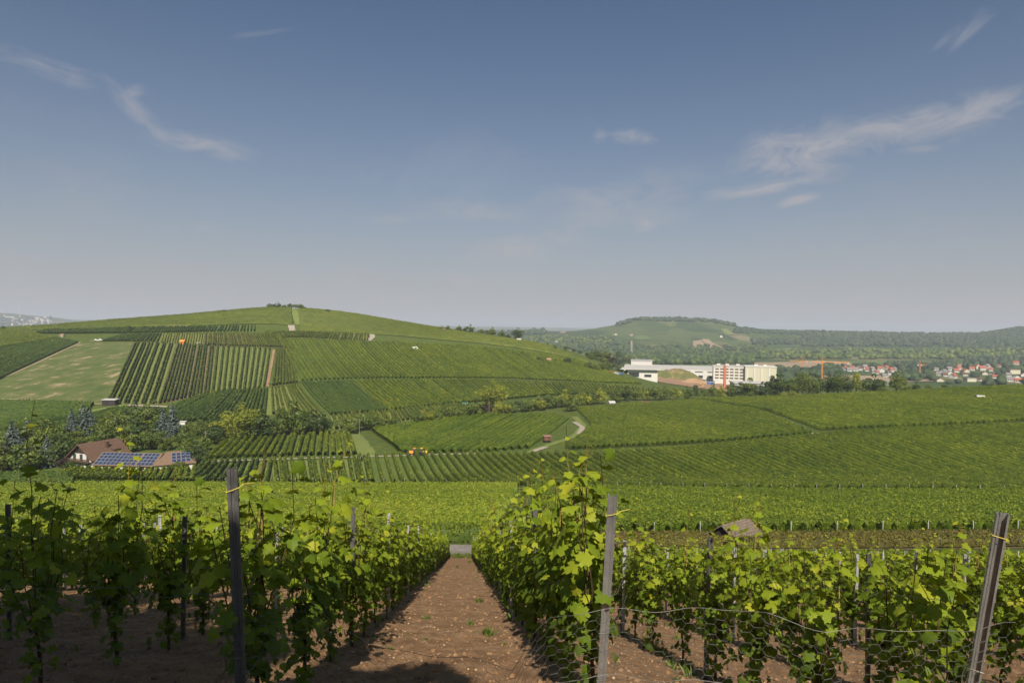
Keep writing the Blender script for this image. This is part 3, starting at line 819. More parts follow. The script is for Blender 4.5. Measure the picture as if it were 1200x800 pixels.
# lanes, tracks, fields
path('grass_lane', [(600, 571), (640, 606), (668, 632)], 4.5, 'verge', dmax=120)
path('grass_lane', [(412, 509), (428, 535)], 8.0, 'verge', dmax=400)
path('gravel_track', [(673, 488), (684, 499), (672, 512), (636, 524), (618, 531)], 3.0, 'verge', .12, dmax=400)
path('gravel_track', [(672, 494), (683, 501), (678, 509)], 2.2, 'track', .2, dmax=400)
path('gravel_track', [(640, 524), (625, 529)], 2.2, 'track', .2, dmax=400)
path('kerb_strip', [(232, 541), (322, 538.5), (430, 535.5), (560, 531.5)], 1.7, 'track', .2, dmax=400)
path('grass_lane', [(700, 531), (800, 523.5), (948, 513)], 2.6, 'verge', .2, dmax=400)
path('gravel_track', [(943, 508), (960, 508.5)], 3.0, 'track', .25, dmax=400)
path('grass_lane', [(812, 469), (888, 482), (948, 509)], 3.2, 'verge', .14, dmax=400)
path('grass_lane', [(600, 572.5), (800, 576), (1000, 579), (1290, 581)], 2.2, 'verge', .2, dmax=400)
path('grass_lane', [(-60, 522), (40, 497), (110, 481), (150, 474)], 3.6, 'verge', .2, HM, HX)
path('dirt_track', [(150, 475), (200, 477)], 2.5, 'track', .25, HM, HX)
path('dirt_track', [(-60, 468), (20, 468), (70, 471), (122, 474)], 1.8, 'straw', .25, HM, HX)
path('dirt_track', [(-60, 460), (10, 440), (60, 417), (94, 401)], 2.6, 'straw', .25, HM, HX)
path('dirt_track', [(105, 399.6), (122, 398.6)], 3.0, 'track', .3, HM, HX)
path('dirt_track', [(167, 383.2), (222, 382)], 2.6, 'straw', .3, HM, HX)
path('soil_strip', [(313, 454), (321, 410)], 1.6, 'earth', .25, HM, HX)
path('grass_lane', [(314, 487), (316, 455)], 3.0, 'verge', .25, HM, HX)
path('hill_path', [(343, 361), (347, 372), (351, 381)], 6.0, 'verge', .3, HM, HX)
path('hill_path', [(341, 381), (343, 388)], 5.0, 'track', .3, HM, HX)
path('hill_path', [(430, 400), (437, 395), (435, 390)], 4.0, 'track', .3, HM, HX)
path('grass_lane', [(300, 398), (430, 400.5), (545, 404.5)], 2.2, 'g_dark', .25, HM, HX)
path('grass_lane', [(312, 450.5), (480, 445.5), (600, 445), (700, 450)], 1.6, 'g_dark', .25, HM, HX)
path('grass_lane', [(413, 448), (430, 462), (455, 482)], 2.2, 'verge', .25, HM, HX)
path('farm_road', [(-52.0, 65.5, 0), (-20, 65.5, 0), (0, 65.6, 0), (20, 65.5, 0), (60, 65.5, 0)], 3.0, 'asphalt', .12)
for k, acc in GROUND.items():
    tag(link('vineyard_ground', acc.mesh('vineyard_ground', M.get(k) or M['verge'])), kind='structure')
tag(link('vineyard_posts', POSTS.mesh('vineyard_posts', M['grey'])), 'thin pale end posts of the vine rows across the valley', 'post', None, 'stuff')
# fields of the far valley
FM = 700
field('stubble_field', ([(884, 431), (940, 431), (1040, 430)], [(884, 425), (940, 424), (1030, 423.5)]), 'wheat', 1.2, 1200, 2200)
field('stubble_field', ([(980, 446), (1110, 447)], [(960, 440), (1090, 441)]), 'wheat', .8, 700, 1500)
field('green_field', ([(1000, 427), (1040, 427)], [(985, 423), (1042, 423)]), 'greenfield', 1.4, 1300, 2200)
field('green_field', ([(796, 432.5), (850, 433)], [(790, 428), (845, 428)]), 'greenfield', 1.0, 1000, 2200)
field('stubble_field', ([(1100, 430), (1130, 430)], [(1105, 427), (1128, 427)]), 'wheat', 1.4, 1200, 2300)
field('stubble_field', ([(812, 411), (830, 409)], [(812, 400), (822, 399)]), 'wheat', 2.5, 1700, 3000)
field('stubble_field', ([(832, 409), (848, 408)], [(822, 398), (830, 398)]), 'wheat', 2.5, 1700, 3000)
field('green_field', ([(745, 399), (765, 399)], [(742, 394), (758, 394)]), 'greenfield', 2.5, 1700, 3000)
field('green_field', ([(850, 393), (864, 393)], [(845, 386), (851, 385)]), 'verge', 2.5, 1700, 3000)
field('stubble_field', ([(655, 391), (662, 391)], [(660, 388.5), (664, 388)]), 'wheat', 2.5, 1700, 3000)
field('green_field', ([(955, 404), (990, 404)], [(950, 400), (985, 399.5)]), 'greenfield', 2.5, 1700, 3000)
field('stubble_field', ([(925, 401), (945, 402)], [(918, 398), (930, 397.6)]), 'wheat', 2.5, 1700, 3000)

# ------------------------------------------------------------------ trees (unit height, copied and scaled)
def tree_meshes(seed, n=1500, wid=.42, base_z=.22, lobes=11, ls=.042, shape='round'):
    g = np.random.default_rng(seed)
    mb = MB(); th = .030
    bend = [Vector((g.normal(0, .012), g.normal(0, .012), z)) for z in (0, .15, .32, .5, .68, .8)]
    bend[0] = Vector((0, 0, -.03))
    mb.tube(bend, [th * 1.3, th, th * .8, th * .6, th * .35, th * .12], 7)
    cs, rs = [], []
    for k in range(lobes):
        if shape == 'tall': zc = .25 + .62 * (k + .5) / lobes; rad = wid * .35 * (1 - .5 * abs(zc - .5)); r = .14 + .06 * g.random()
        elif shape == 'bush': zc = .30 + .35 * g.random(); rad = wid * .8; r = .22 + .1 * g.random()
        else: zc = base_z + .10 + (.62 - .10 - base_z * .5) * g.random(); rad = wid * .72 * math.sqrt(max(.05, 1 - ((zc - .52) / .45) ** 2)); r = .13 + .10 * g.random()
        a = k * 2.4 + g.normal(0, .3); rr = rad * math.sqrt(g.random()) * 1.05
        cs.append((math.cos(a) * rr, math.sin(a) * rr, zc)); rs.append(r)
    cs.append((g.normal(0, .03), g.normal(0, .03), .86 if shape != 'bush' else .7)); rs.append(.13 if shape != 'bush' else .24)
    cs, rs = np.array(cs), np.array(rs)
    for k in range(min(lobes, 7)):
        c = Vector(cs[k]); s = bend[2 + k % 3]; mid = s.lerp(c, .5) + Vector((0, 0, -.03))
        mb.tube([s, mid, c], [th * .4, th * .25, th * .08], 5)
    pick = g.choice(len(cs), n, p=rs ** 2 / (rs ** 2).sum())
    d = g.normal(size=(n, 3)); d /= np.linalg.norm(d, axis=1, keepdims=True)
    d[:, 2] = np.abs(d[:, 2]) * np.where(g.random(n) < .72, 1, -1)
    d /= np.linalg.norm(d, axis=1, keepdims=True)
    C = cs[pick] + d * (rs[pick] * (.60 + .46 * g.random(n) ** .6))[:, None] * np.array([1, 1, .85])
    C[:, 2] = np.maximum(C[:, 2], .04 if shape == 'bush' else base_z * .55)
    V, F, r = scatter(C, ls * (.6 + .9 * g.random(n)), d + g.normal(0, .55, (n, 3)), HEX, g, np.clip(g.normal(.5, .2, n) + (g.random(len(cs))[pick] - .5) * .35, 0, 1))
    return mb, (V, F, r)


def conifer_meshes(seed, n=3800, wid=.28):
    g = np.random.default_rng(seed); mb = MB()
    mb.tube([(0, 0, -.03), (0, 0, .4), (0, 0, .98)], [.022, .014, .003], 6)
    C, Nn = [], []
    tiers = 17
    for t in range(tiers):
        z = .07 + .90 * t / tiers; R_ = wid * (1 - (t / tiers) ** 1.15) * (1 + g.normal(0, .08)) + .012
        nb = max(4, int(11 * (1 - t / tiers) + 4)); a0 = g.random() * 6
        for b in range(nb):
            a = a0 + 2 * math.pi * b / nb + g.normal(0, .12); rr = R_ * (1 + g.normal(0, .14))
            m = max(3, int(n / 190 * (rr / wid * 1.2)))
            for q in range(m):
                s = (q + .6) / m
                C.append((math.cos(a) * rr * s + g.normal(0, .010), math.sin(a) * rr * s + g.normal(0, .010), z + .035 * (1 - s) - .05 * s * s * rr / wid + .02 * s ** 4 + g.normal(0, .008)))
                Nn.append((math.cos(a) * .5, math.sin(a) * .5, .9))
    C = np.array(C); Nn = np.array(Nn) + g.normal(0, .4, C.shape)
    V, F, r = scatter(C, .042 * (.6 + .8 * g.random(len(C))), Nn, HEX, g)
    return mb, (V, F, r)


TM = {}


def tree_kind(kind, v):
    key = (kind, v)
    if key not in TM:
        sd = hash_(kind) + v * 17
        if kind == 'conifer': mb, lf = conifer_meshes(sd)
        elif kind == 'tall': mb, lf = tree_meshes(sd, 1300, .24, .10, 12, .040, 'tall')
        elif kind == 'bush': mb, lf = tree_meshes(sd, 1000, .55, .05, 8, .062, 'bush')
        elif kind == 'big': mb, lf = tree_meshes(sd, 4200, .54, .05, 24, .027)
        else: mb, lf = tree_meshes(sd, 2000, .52, .02, 15, .044)
        TM[key] = (mb.mesh('trunk', M['bark'], True), lf, {})
    return TM[key]


def hash_(s): return sum(ord(c) * (i + 3) for i, c in enumerate(s))


TREES = []


def tree(x, y, h, kind, col, label, group, cat='tree', name=None, sx=1.0):
    v = random.randrange(4 if kind != 'big' else 2)
    tr, lf, ms = tree_kind(kind, v)
    if col not in ms: ms[col] = np_mesh('crown', lf[0], [lf[1]], M['tree_' + col], lf[2])
    nm = name or {'conifer': 'spruce_tree', 'bush': 'bush'}.get(kind, 'tree')
    e = empty(nm, (x, y, gz(x, y) - .05), random.random() * 6.28, label=label, cat=cat, group=group)
    e.scale = (h * sx, h * sx, h)
    link('stem' if kind == 'bush' else 'trunk', tr, e); link('crown' if kind != 'bush' else 'foliage', ms[col], e)
    TREES.append(e)
    return e


COLW = {'green': 'green', 'yellow': 'yellowish', 'dark': 'dark green', 'olive': 'olive', 'purple': 'purple-leaved', 'blue': 'blue-grey'}
KINDW = {'conifer': 'spruce', 'bush': 'bush', 'tall': 'slender tree', 'round': 'round tree', 'big': 'broad tree'}


def belt(specs, where, group, dmin, dmax, boost=1.0):
    """specs: (photo x, photo y of the foot, height in photo pixels, kind, colour)"""
    specs = sorted(specs, key=lambda s: s[0])
    cnt = {}
    for px, py, hp_, kind, col in specs:
        key = COLW[col] + ' ' + KINDW[kind]; cnt[key] = cnt.get(key, 0) + 1
    seen = {}
    for px, py, hp_, kind, col in specs:
        key = COLW[col] + ' ' + KINDW[kind]; seen[key] = seen.get(key, 0) + 1
        p = at(px, py, dmin, dmax); h = hp_ / 800 * p.y * random.uniform(.95, 1.05) * boost
        lab = (key + ' ' + where) if cnt[key] == 1 else '%s %s, %s from the left' % (key, where, ordinal(seen[key]))
        tree(p.x, p.y, h, kind, col, lab, group, 'bush' if kind == 'bush' else ('tree'), sx=random.uniform(.92, 1.12))


# garden and slope trees round the chalet
belt([(14, 548, 50, 'conifer', 'blue'), (38, 547, 22, 'conifer', 'dark'), (33, 528, 34, 'conifer', 'blue'), (22, 531, 26, 'conifer', 'blue'), (55, 547, 30, 'conifer', 'blue'), (84, 512, 30, 'conifer', 'blue'), (97, 510, 32, 'conifer', 'blue'), (106, 509, 28, 'conifer', 'blue'),
      (190, 515, 30, 'conifer', 'blue'), (202, 512, 33, 'conifer', 'blue'), (198, 517, 22, 'conifer', 'blue'), (6, 522, 20, 'round', 'green'), (50, 512, 20, 'round', 'green'),
      (45, 530, 32, 'round', 'olive'), (58, 528, 34, 'round', 'green'), (2, 552, 36, 'round', 'olive'), (28, 552, 24, 'bush', 'green'), (46, 549, 20, 'round', 'green'),
      (68, 545, 34, 'round', 'dark'), (74, 530, 30, 'round', 'green'), (118, 520, 26, 'round', 'green'), (132, 518, 34, 'round', 'olive'), (128, 497, 14, 'round', 'olive'),
      (148, 508, 30, 'round', 'green'), (158, 498, 24, 'round', 'dark'), (172, 502, 26, 'round', 'olive'), (182, 496, 24, 'round', 'dark'), (160, 522, 28, 'round', 'dark'),
      (150, 530, 26, 'round', 'olive'), (176, 527, 28, 'round', 'green'), (222, 512, 16, 'round', 'green'), (236, 515, 22, 'round', 'green'), (215, 524, 22, 'round', 'green'),
      (246, 521, 26, 'round', 'dark'), (226, 532, 20, 'bush', 'green'), (230, 543, 24, 'round', 'dark'), (236, 530, 18, 'bush', 'green'), (262, 513, 26, 'round', 'yellow'), (280, 514, 36, 'big', 'yellow'), (293, 513, 30, 'round', 'olive'),
      (76, 549, 12, 'bush', 'purple'), (84, 551, 12, 'bush', 'dark'), (208, 552, 12, 'bush', 'green'), (192, 528, 20, 'round', 'green'), (140, 505, 22, 'round', 'green'),
      (112, 532, 18, 'round', 'green'), (92, 520, 18, 'round', 'olive'), (252, 502, 14, 'bush', 'dark'), (110, 500, 12, 'bush', 'green'), (18, 505, 10, 'bush', 'green'),
      (306, 514, 30, 'round', 'dark'), (312, 508, 20, 'tall', 'dark'), (320, 511, 18, 'bush', 'green'), (330, 510, 26, 'tall', 'green'), (341, 508, 32, 'round', 'green'), (352, 509, 22, 'round', 'olive'),
      (366, 509, 26, 'round', 'dark'), (378, 508, 20, 'round', 'dark'), (358, 500, 16, 'round', 'green'), (300, 498, 16, 'round', 'olive')],
     'in the gardens around the chalet', 'trees round the chalet', 150, 420, 1.2)
# hedgerow along the valley
belt([(408, 507, 16, 'bush', 'olive'), (420, 505, 17, 'bush', 'green'), (434, 503, 18, 'round', 'green'), (446, 501, 10, 'bush', 'green'), (462, 498, 9, 'bush', 'green'), (490, 497, 14, 'bush', 'green'), (500, 495, 15, 'round', 'yellow'), (512, 493, 9, 'bush', 'green'),
      (523, 491, 13, 'bush', 'green'), (534, 490, 14, 'bush', 'olive'), (546, 489, 17, 'round', 'green'), (558, 487, 18, 'round', 'olive'), (568, 485, 12, 'bush', 'purple'),
      (577, 482, 32, 'big', 'yellow'), (591, 485, 11, 'bush', 'purple'), (586, 487, 14, 'bush', 'yellow'), (598, 484, 11, 'bush', 'green'), (610, 483, 12, 'bush', 'dark'), (620, 482, 13, 'round', 'olive'), (630, 481, 15, 'round', 'yellow'),
      (641, 479, 17, 'round', 'green'), (652, 478, 15, 'round', 'olive'), (662, 477, 17, 'round', 'yellow'), (670, 482, 17, 'round', 'green'), (682, 475, 14, 'bush', 'yellow'), (693, 474, 15, 'round', 'green'), (703, 473, 16, 'round', 'yellow'),
      (722, 471, 13, 'round', 'green'), (733, 470, 14, 'round', 'dark'), (745, 469, 13, 'bush', 'olive'), (757, 469, 12, 'round', 'yellow'), (768, 469, 15, 'bush', 'green'), (779, 468, 14, 'round', 'green'), (790, 468, 13, 'bush', 'yellow')],
     'in the hedgerow along the valley foot', 'hedgerow trees along the valley', 250, 470, 1.3)
# belt behind the right fields
belt([(806, 468, 16, 'round', 'green'), (815, 467, 17, 'tall', 'dark'), (824, 466, 14, 'bush', 'green'), (835, 466, 18, 'round', 'olive'), (845, 466, 16, 'round', 'yellow'), (857, 465, 20, 'round', 'green'), (868, 465, 20, 'round', 'dark'),
      (880, 465, 24, 'round', 'green'), (893, 464, 20, 'round', 'dark'), (905, 464, 26, 'round', 'dark'), (914, 464, 30, 'round', 'dark'), (925, 463, 22, 'round', 'green'), (935, 463, 29, 'big', 'green'), (948, 462, 32, 'big', 'olive'), (958, 462, 24, 'round', 'dark'),
      (918, 466, 8, 'bush', 'yellow'), (930, 466, 9, 'bush', 'yellow'), (970, 461, 24, 'round', 'dark'), (982, 461, 28, 'big', 'green'), (992, 461, 20, 'round', 'dark'), (1003, 460, 24, 'tall', 'yellow'), (1011, 460, 16, 'round', 'olive'), (1024, 460, 23, 'round', 'dark'),
      (1034, 461, 10, 'bush', 'green'), (1051, 459, 26, 'round', 'olive'), (1062, 459, 10, 'bush', 'green'), (1073, 458, 11, 'round', 'dark'), (1088, 457, 7, 'bush', 'green'), (1106, 456, 8, 'round', 'green'), (1118, 456, 5, 'bush', 'green')],
     'in the belt behind the right fields', 'trees in the belt behind the right fields', 300, 480)
# crest and hillside
belt([(316, 360, 4, 'bush', 'olive'), (321, 360, 3.5, 'bush', 'green'), (326, 360, 5, 'round', 'dark'), (333, 360, 3, 'bush', 'green'), (340, 361, 4, 'bush', 'dark'), (346, 361, 4, 'bush', 'olive'), (352, 362, 4, 'bush', 'green'), (384, 366.5, 3, 'bush', 'dark'), (263, 366.5, 2.5, 'bush', 'dark'), (357, 363, 2.5, 'bush', 'green')],
     'on the crest of the left hill', 'bushes on the hill crest', 600, 665, 1.7)
belt([(518, 387, 5, 'round', 'yellow'), (525, 388, 6, 'round', 'green'), (538, 389, 7, 'round', 'green'), (545, 390, 6, 'round', 'dark'), (551, 391, 9, 'round', 'green'), (564, 392, 6, 'bush', 'olive'), (577, 394, 9, 'round', 'olive'), (571, 393, 6, 'bush', 'green'),
      (588, 396, 8, 'round', 'green'), (595, 397, 5, 'bush', 'dark'), (607, 399, 13, 'big', 'dark'), (641, 405, 3, 'bush', 'dark'), (650, 407, 3, 'bush', 'green'), (663, 408, 4, 'bush', 'dark'), (672, 409, 4, 'bush', 'dark'), (680, 411, 4, 'bush', 'dark'), (690, 413, 5, 'bush', 'green')],
     'standing on the far shoulder of the hill', 'trees on the hill shoulder', 480, 670, 1.25)
belt([(631, 423, 6, 'round', 'dark'), (635, 424, 5, 'bush', 'green'), (651, 424, 4, 'bush', 'green'), (665, 426, 8, 'bush', 'dark'), (592, 418, 2.5, 'bush', 'dark'), (598, 419, 2.5, 'bush', 'dark'), (651, 410, 5, 'bush', 'green')],
     'on the open slope by the pinkish hut', 'bushes on the slope', 400, 640)
belt([(688, 418, 8, 'round', 'green'), (693, 421, 10, 'round', 'olive'), (698, 417, 13, 'round', 'dark'), (704, 423, 14, 'round', 'green'), (709, 421, 16, 'round', 'olive'), (714, 424, 14, 'round', 'purple'), (719, 426, 17, 'round', 'yellow'), (725, 427, 18, 'tall', 'dark'),
      (731, 428, 17, 'round', 'green'), (737, 428, 15, 'tall', 'dark'), (743, 428, 14, 'conifer', 'dark'), (748, 428, 13, 'conifer', 'dark'), (754, 427, 12, 'conifer', 'dark'), (759, 427, 11, 'conifer', 'dark'), (764, 427, 10, 'conifer', 'dark'), (770, 427, 9, 'round', 'olive'), (779, 429, 9, 'conifer', 'dark'),
      (690, 432, 9, 'bush', 'green'), (697, 434, 10, 'bush', 'olive'), (705, 434, 12, 'round', 'green'), (712, 433, 12, 'round', 'olive'), (717, 432, 10, 'bush', 'dark'), (724, 434, 8, 'bush', 'green')],
     'in the small wood above the factory', 'trees in the wood above the factory', 560, 1200)
belt([(147, 386.5, 3, 'bush', 'olive'), (153, 386, 4, 'bush', 'purple'), (160, 385.5, 3.5, 'bush', 'green'), (168, 385, 3, 'bush', 'olive'), (176, 384.7, 3, 'bush', 'yellow'), (186, 384, 2.5, 'bush', 'olive'), (4, 385.5, 4, 'bush', 'dark')],
     'beside the upper dirt track', 'bushes by the upper track', 500, 665)


WALLS = ['white', 'white', 'white', 'cream']; ROOFS = ['tilered', 'tilered', 'tilegrey', 'tilebrown']
v1 = [(990, 434, 4, 4.5, 'white', 'tilered'), (995, 435, 5, 4, 'white', 'tilegrey'), (999, 433, 4, 4, 'white', 'tilered'), (1003, 435, 5, 4.5, 'white', 'tilegrey'), (1008, 434, 5, 5, 'white', 'tilebrown'), (1013, 432.5, 5, 5, 'white', 'tilegrey'),
      (1016, 435, 4, 4, 'white', 'tilered'), (1022, 434, 4, 4, 'white', 'tilegrey'), (1026, 438, 4, 4, 'white', 'tilered'), (1031, 434, 4.5, 4.5, 'white', 'tilered'), (1034, 436.5, 5, 5, 'white', 'tilegrey'), (1038, 433, 5, 4.5, 'cream', 'tilered'),
      (1041, 439, 5, 4.5, 'white', 'tilebrown'), (1044, 436, 4, 5, 'white', 'tilered'), (1048, 434, 4, 3.5, 'white', 'tilegrey'), (1036, 442, 4, 4, 'white', 'tilegrey')]
v2 = [(1097, 434, 5, 3, 'white', 'tilegrey'), (1101, 447, 5, 4, 'cream', 'tilebrown'), (1106, 437, 6, 4, 'white', 'tilegrey'), (1112, 434, 6, 4, 'white', 'tilegrey'), (1107, 441, 5, 4, 'white', 'tilebrown'), (1114, 440, 5, 5, 'white', 'tilegrey'), (1117, 443, 5, 5, 'white', 'tilered'),
      (1120, 436, 5, 4, 'white', 'tilered'), (1123, 433, 5, 4, 'white', 'tilered'), (1131, 436, 9, 3.5, 'cream', 'tilered'), (1139, 434, 5, 4, 'white', 'tilered'), (1145, 432, 7, 5, 'cream', 'tilered'), (1151, 434, 6, 5, 'white', 'tilered'), (1157, 432, 6, 5, 'white', 'tilegrey'), (1161, 435, 4, 4, 'white', 'tilered'),
      (1163, 439, 5, 3, 'cream', 'tilebrown'), (1170, 430, 4, 3, 'cream', 'tilered'), (1136, 447, 11, 4, 'cream', 'tilegrey'), (1147, 446, 9, 3.5, 'white', 'tilebrown'), (1182, 441, 5, 4, 'white', 'tilegrey'), (1187, 438, 12, 5, 'cream', 'tiletan'), (1184, 447, 7, 5, 'white', 'tilegrey'),
      (1194, 448, 8, 4.5, 'cream', 'tilered'), (1191, 444, 5, 4, 'white', 'tilegrey'), (1190, 427, 6, 3.5, 'cream', 'tilered'), (1200, 441, 5, 4, 'white', 'tilered'), (1129, 440, 6, 3.5, 'white', 'tilebrown'), (1166, 443, 5, 3.5, 'white', 'tilered'), (1153, 439, 6, 3.5, 'cream', 'tilebrown'), (1100, 440, 5, 4, 'cream', 'tilegrey')]
HOUSES = [(t[0], t[1], t[2]) for t in v1 + v2] + [(963, 445, 6), (1078, 434, 6)]
# far woods: small crowns by the thousand
def woods(polys, n, size, mat, label, dmin, dmax, group=None):
    """polys: (x0, y0, x1, y1) bands of the photo the crowns are sown in"""
    acc = Acc()
    ico = []
    g = rng
    import itertools
    t = (1 + 5 ** .5) / 2
    iv = np.array([(-1, t, 0), (1, t, 0), (-1, -t, 0), (1, -t, 0), (0, -1, t), (0, 1, t), (0, -1, -t), (0, 1, -t), (t, 0, -1), (t, 0, 1), (-t, 0, -1), (-t, 0, 1)]) / math.hypot(1, t)
    fi = np.array([(0, 11, 5), (0, 5, 1), (0, 1, 7), (0, 7, 10), (0, 10, 11), (1, 5, 9), (5, 11, 4), (11, 10, 2), (10, 7, 6), (7, 1, 8), (3, 9, 4), (3, 4, 2), (3, 2, 6), (3, 6, 8), (3, 8, 9), (4, 9, 5), (2, 4, 11), (6, 2, 10), (8, 6, 7), (9, 8, 1)])
    tot = sum(abs((p[2] - p[0]) * max(p[3] - p[1], 2)) for p in polys)
    for p in polys:
        m = int(n * abs((p[2] - p[0]) * max(p[3] - p[1], 2)) / tot)
        for _ in range(m):
            px = g.uniform(p[0], p[2]); py = g.uniform(p[1], p[3])
            if len(p) > 4: py += (px - p[0]) / (p[2] - p[0]) * p[4]
            if any(abs(px - hx) < hw * .8 + 1 and -1.5 < py - hy < 9 for hx, hy, hw in HOUSES): continue
            try: c = at(px, py, dmin, dmax)
            except RuntimeError: continue
            s = size * g.uniform(.55, 1.35)
            V = iv * (1 + g.normal(0, .16, (12, 1))) * np.array([s * .62, s * .62, s * .55])
            acc.add(V + np.array([c.x, c.y, c.z + s * .42]), fi, float(np.clip(g.normal(.5, .25), 0, 1)))
    return tag(link('woodland', acc.mesh('woodland', M[mat])), label, 'woodland', group, 'stuff')


woods([(736, 373.5, 770, 375.5), (768, 373.5, 842, 376.5, 1.0), (835, 375, 862, 378, 5), (722, 380, 740, 383, -5)], 420, 11, 'forest', 'thin line of trees along the top of the table hill', 2600, 3400)
woods([(860, 384, 960, 390, 3), (950, 388, 1170, 394, 3), (1150, 388, 1206, 398, -4), (1165, 384, 1210, 396, -3)], 2300, 8.5, 'forest', 'dark forest along the far ridge on the right', 2300, 3400)
woods([(940, 392, 1200, 406), (880, 398, 960, 404), (1120, 394, 1206, 412)], 2000, 11, 'forest', 'wooded slopes below the far right ridge', 1600, 3400)
woods([(735, 406, 900, 420), (700, 412, 800, 428), (780, 418, 884, 427), (640, 402, 740, 412)], 1500, 10, 'tree_dark', 'scattered woods at the foot of the table hill', 1000, 2800)
woods([(890, 411, 1206, 421), (620, 394, 720, 402)], 900, 10, 'tree_green', 'hedges and copses across the far valley', 1200, 2800)
woods([(905, 434, 1010, 442), (960, 429, 1050, 440), (1040, 426, 1120, 447), (1100, 436, 1210, 452), (880, 436, 930, 450), (1130, 420, 1210, 432)], 1200, 9, 'forest', 'trees among the houses of the far villages', 640, 2000)
woods([(500, 388, 640, 393), (-10, 372, 60, 386), (60, 380, 100, 386)], 700, 16, 'forest', 'hazy woods on the distant plain', 2600, 9000)


# ------------------------------------------------------------------ buildings
def gable(mb, w, d, h, rise, over=.5, th=.25, axis='x', hip=0.0):
    """roof slabs of a gabled roof, ridge along x"""
    hw, hd = w / 2 + over, d / 2 + over; k = rise / (d / 2); ze = h - over * k; zr = h + rise; r = hw - hip
    mb.slab([(-hw, -hd, ze), (hw, -hd, ze), (r, -.001, zr), (-r, -.001, zr)], th)
    mb.slab([(hw, hd, ze), (-hw, hd, ze), (-r, .001, zr), (r, .001, zr)], th)
    if hip:
        mb.slab([(hw, -hd, ze), (hw, hd, ze), (r + .01, 0, zr)], th); mb.slab([(-hw, hd, ze), (-hw, -hd, ze), (-r - .01, 0, zr)], th)


def gable_walls(mb, w, d, h, rise):
    hw, hd = w / 2, d / 2; zr = h + rise - .3
    v = [(-hw, -hd, -1.5), (hw, -hd, -1.5), (hw, hd, -1.5), (-hw, hd, -1.5), (-hw, -hd, h - .05), (hw, -hd, h - .05), (hw, hd, h - .05), (-hw, hd, h - .05), (-hw, 0, zr), (hw, 0, zr)]
    mb.add(v, [(0, 1, 5, 4), (2, 3, 7, 6), (1, 2, 6, 9, 5), (3, 0, 4, 8, 7), (4, 5, 9, 8), (6, 7, 8, 9)])


def wins(parent, pts, mat='glass', name='window', frame=None):
    """pts: (x, y, z, w, h, face) face in 'xyXY' = normal -x -y +x +y"""
    for (x, y, z, w, h, f) in pts:
        mb = MB()
        if f in 'yY': mb.box(x, y + (-.03 if f == 'y' else .03), z, w, .10, h)
        else: mb.box(x + (-.03 if f == 'x' else .03), y, z, .10, w, h)
        o = mb.build(name, M[mat], parent)
        if frame:
            fb = MB(); t = .09
            if f in 'yY':
                yy = y + (-.06 if f == 'y' else .06)
                fb.box(x - w / 2, yy, z - t, t, .12, h + 2 * t); fb.box(x + w / 2, yy, z - t, t, .12, h + 2 * t); fb.box(x, yy, z + h, w - t, .12, t); fb.box(x, yy, z - t, w - t, .12, t)
            else:
                xx = x + (-.06 if f == 'x' else .06)
                fb.box(xx, y - w / 2, z - t, .12, t, h + 2 * t); fb.box(xx, y + w / 2, z - t, .12, t, h + 2 * t); fb.box(xx, y, z + h, .12, w - t, t); fb.box(xx, y, z - t, .12, w - t, t)
            fb.build('frame', M[frame], o)


# chalet: gable end towards the lower left of the view
p = at(104, 549, 150, 260)
ch = empty('chalet', p + Vector((0, 5, 0)), R(68), label='brown roofed chalet with white walls and a wooden balcony among garden trees', cat='house'); ch.scale = (.86, .9, .92)
W_, D_, H_, RS = 13.0, 11.0, 3.6, 4.2      # ridge along local x, gable at -x
mb = MB(); gable_walls(mb, W_, D_, H_, RS); mb.build('wall', M['white'], ch)
mb = MB(); gable(mb, W_ + 1.6, D_ + 1.2, H_, RS + .4, .6, .28); rf = mb.build('roof', M['tilebrown'], ch)
mb = MB(); mb.box(1.0, -2.6, H_ + 1.8, .9, .9, 2.4); mb.box(1.0, -2.6, H_ + 4.2, 1.1, 1.1, .15); mb.build('chimney', M['redbrick'] if False else M['woodbrown'], rf)
mb = MB(); mb.box(3.2, -3.9, H_ + .3, 2.6, 2.0, 1.6, 0, 0, .92); mb.slab([(1.6, -5.0, H_ + 1.85), (4.8, -5.0, H_ + 1.85), (4.8, -2.2, H_ + 2.5), (1.6, -2.2, H_ + 2.5)], .15); mb.build('dormer', M['tilebrown'], rf)
mb = MB(); mb.box(-W_ / 2 - .75, 0, 2.35, 1.3, D_ - .6, .16)
for k in range(24): mb.box(-W_ / 2 - 1.35, -D_ / 2 + .5 + k * (D_ - 1) / 23, 2.51, .07, .26, .85)
mb.box(-W_ / 2 - 1.35, 0, 3.36, .12, D_ - .6, .10); mb.build('balcony', M['woodbrown'], ch)
mb = MB(); mb.add([(-W_ / 2 - .03, -3.0, 5.0), (-W_ / 2 - .03, 3.0, 5.0), (-W_ / 2 - .03, 0, 7.2)], [(0, 1, 2)]); mb.add([(-W_ / 2 - .12, -3.0, 5.0), (-W_ / 2 - .12, 3.0, 5.0), (-W_ / 2 - .12, 0, 7.2)], [(0, 2, 1)]); mb.build('gable_boards', M['wooddark'], ch)
wins(ch, [(-W_ / 2, y, 2.7, 1.2, 1.9, 'x') for y in (-3.2, 0, 3.2)] + [(-W_ / 2, y, .3, 1.4, 1.5, 'x') for y in (-3, 1, 3.4)] + [(x, -D_ / 2, .8, 1.3, 1.3, 'y') for x in (-4, -.5, 3)], frame='woodbrown')


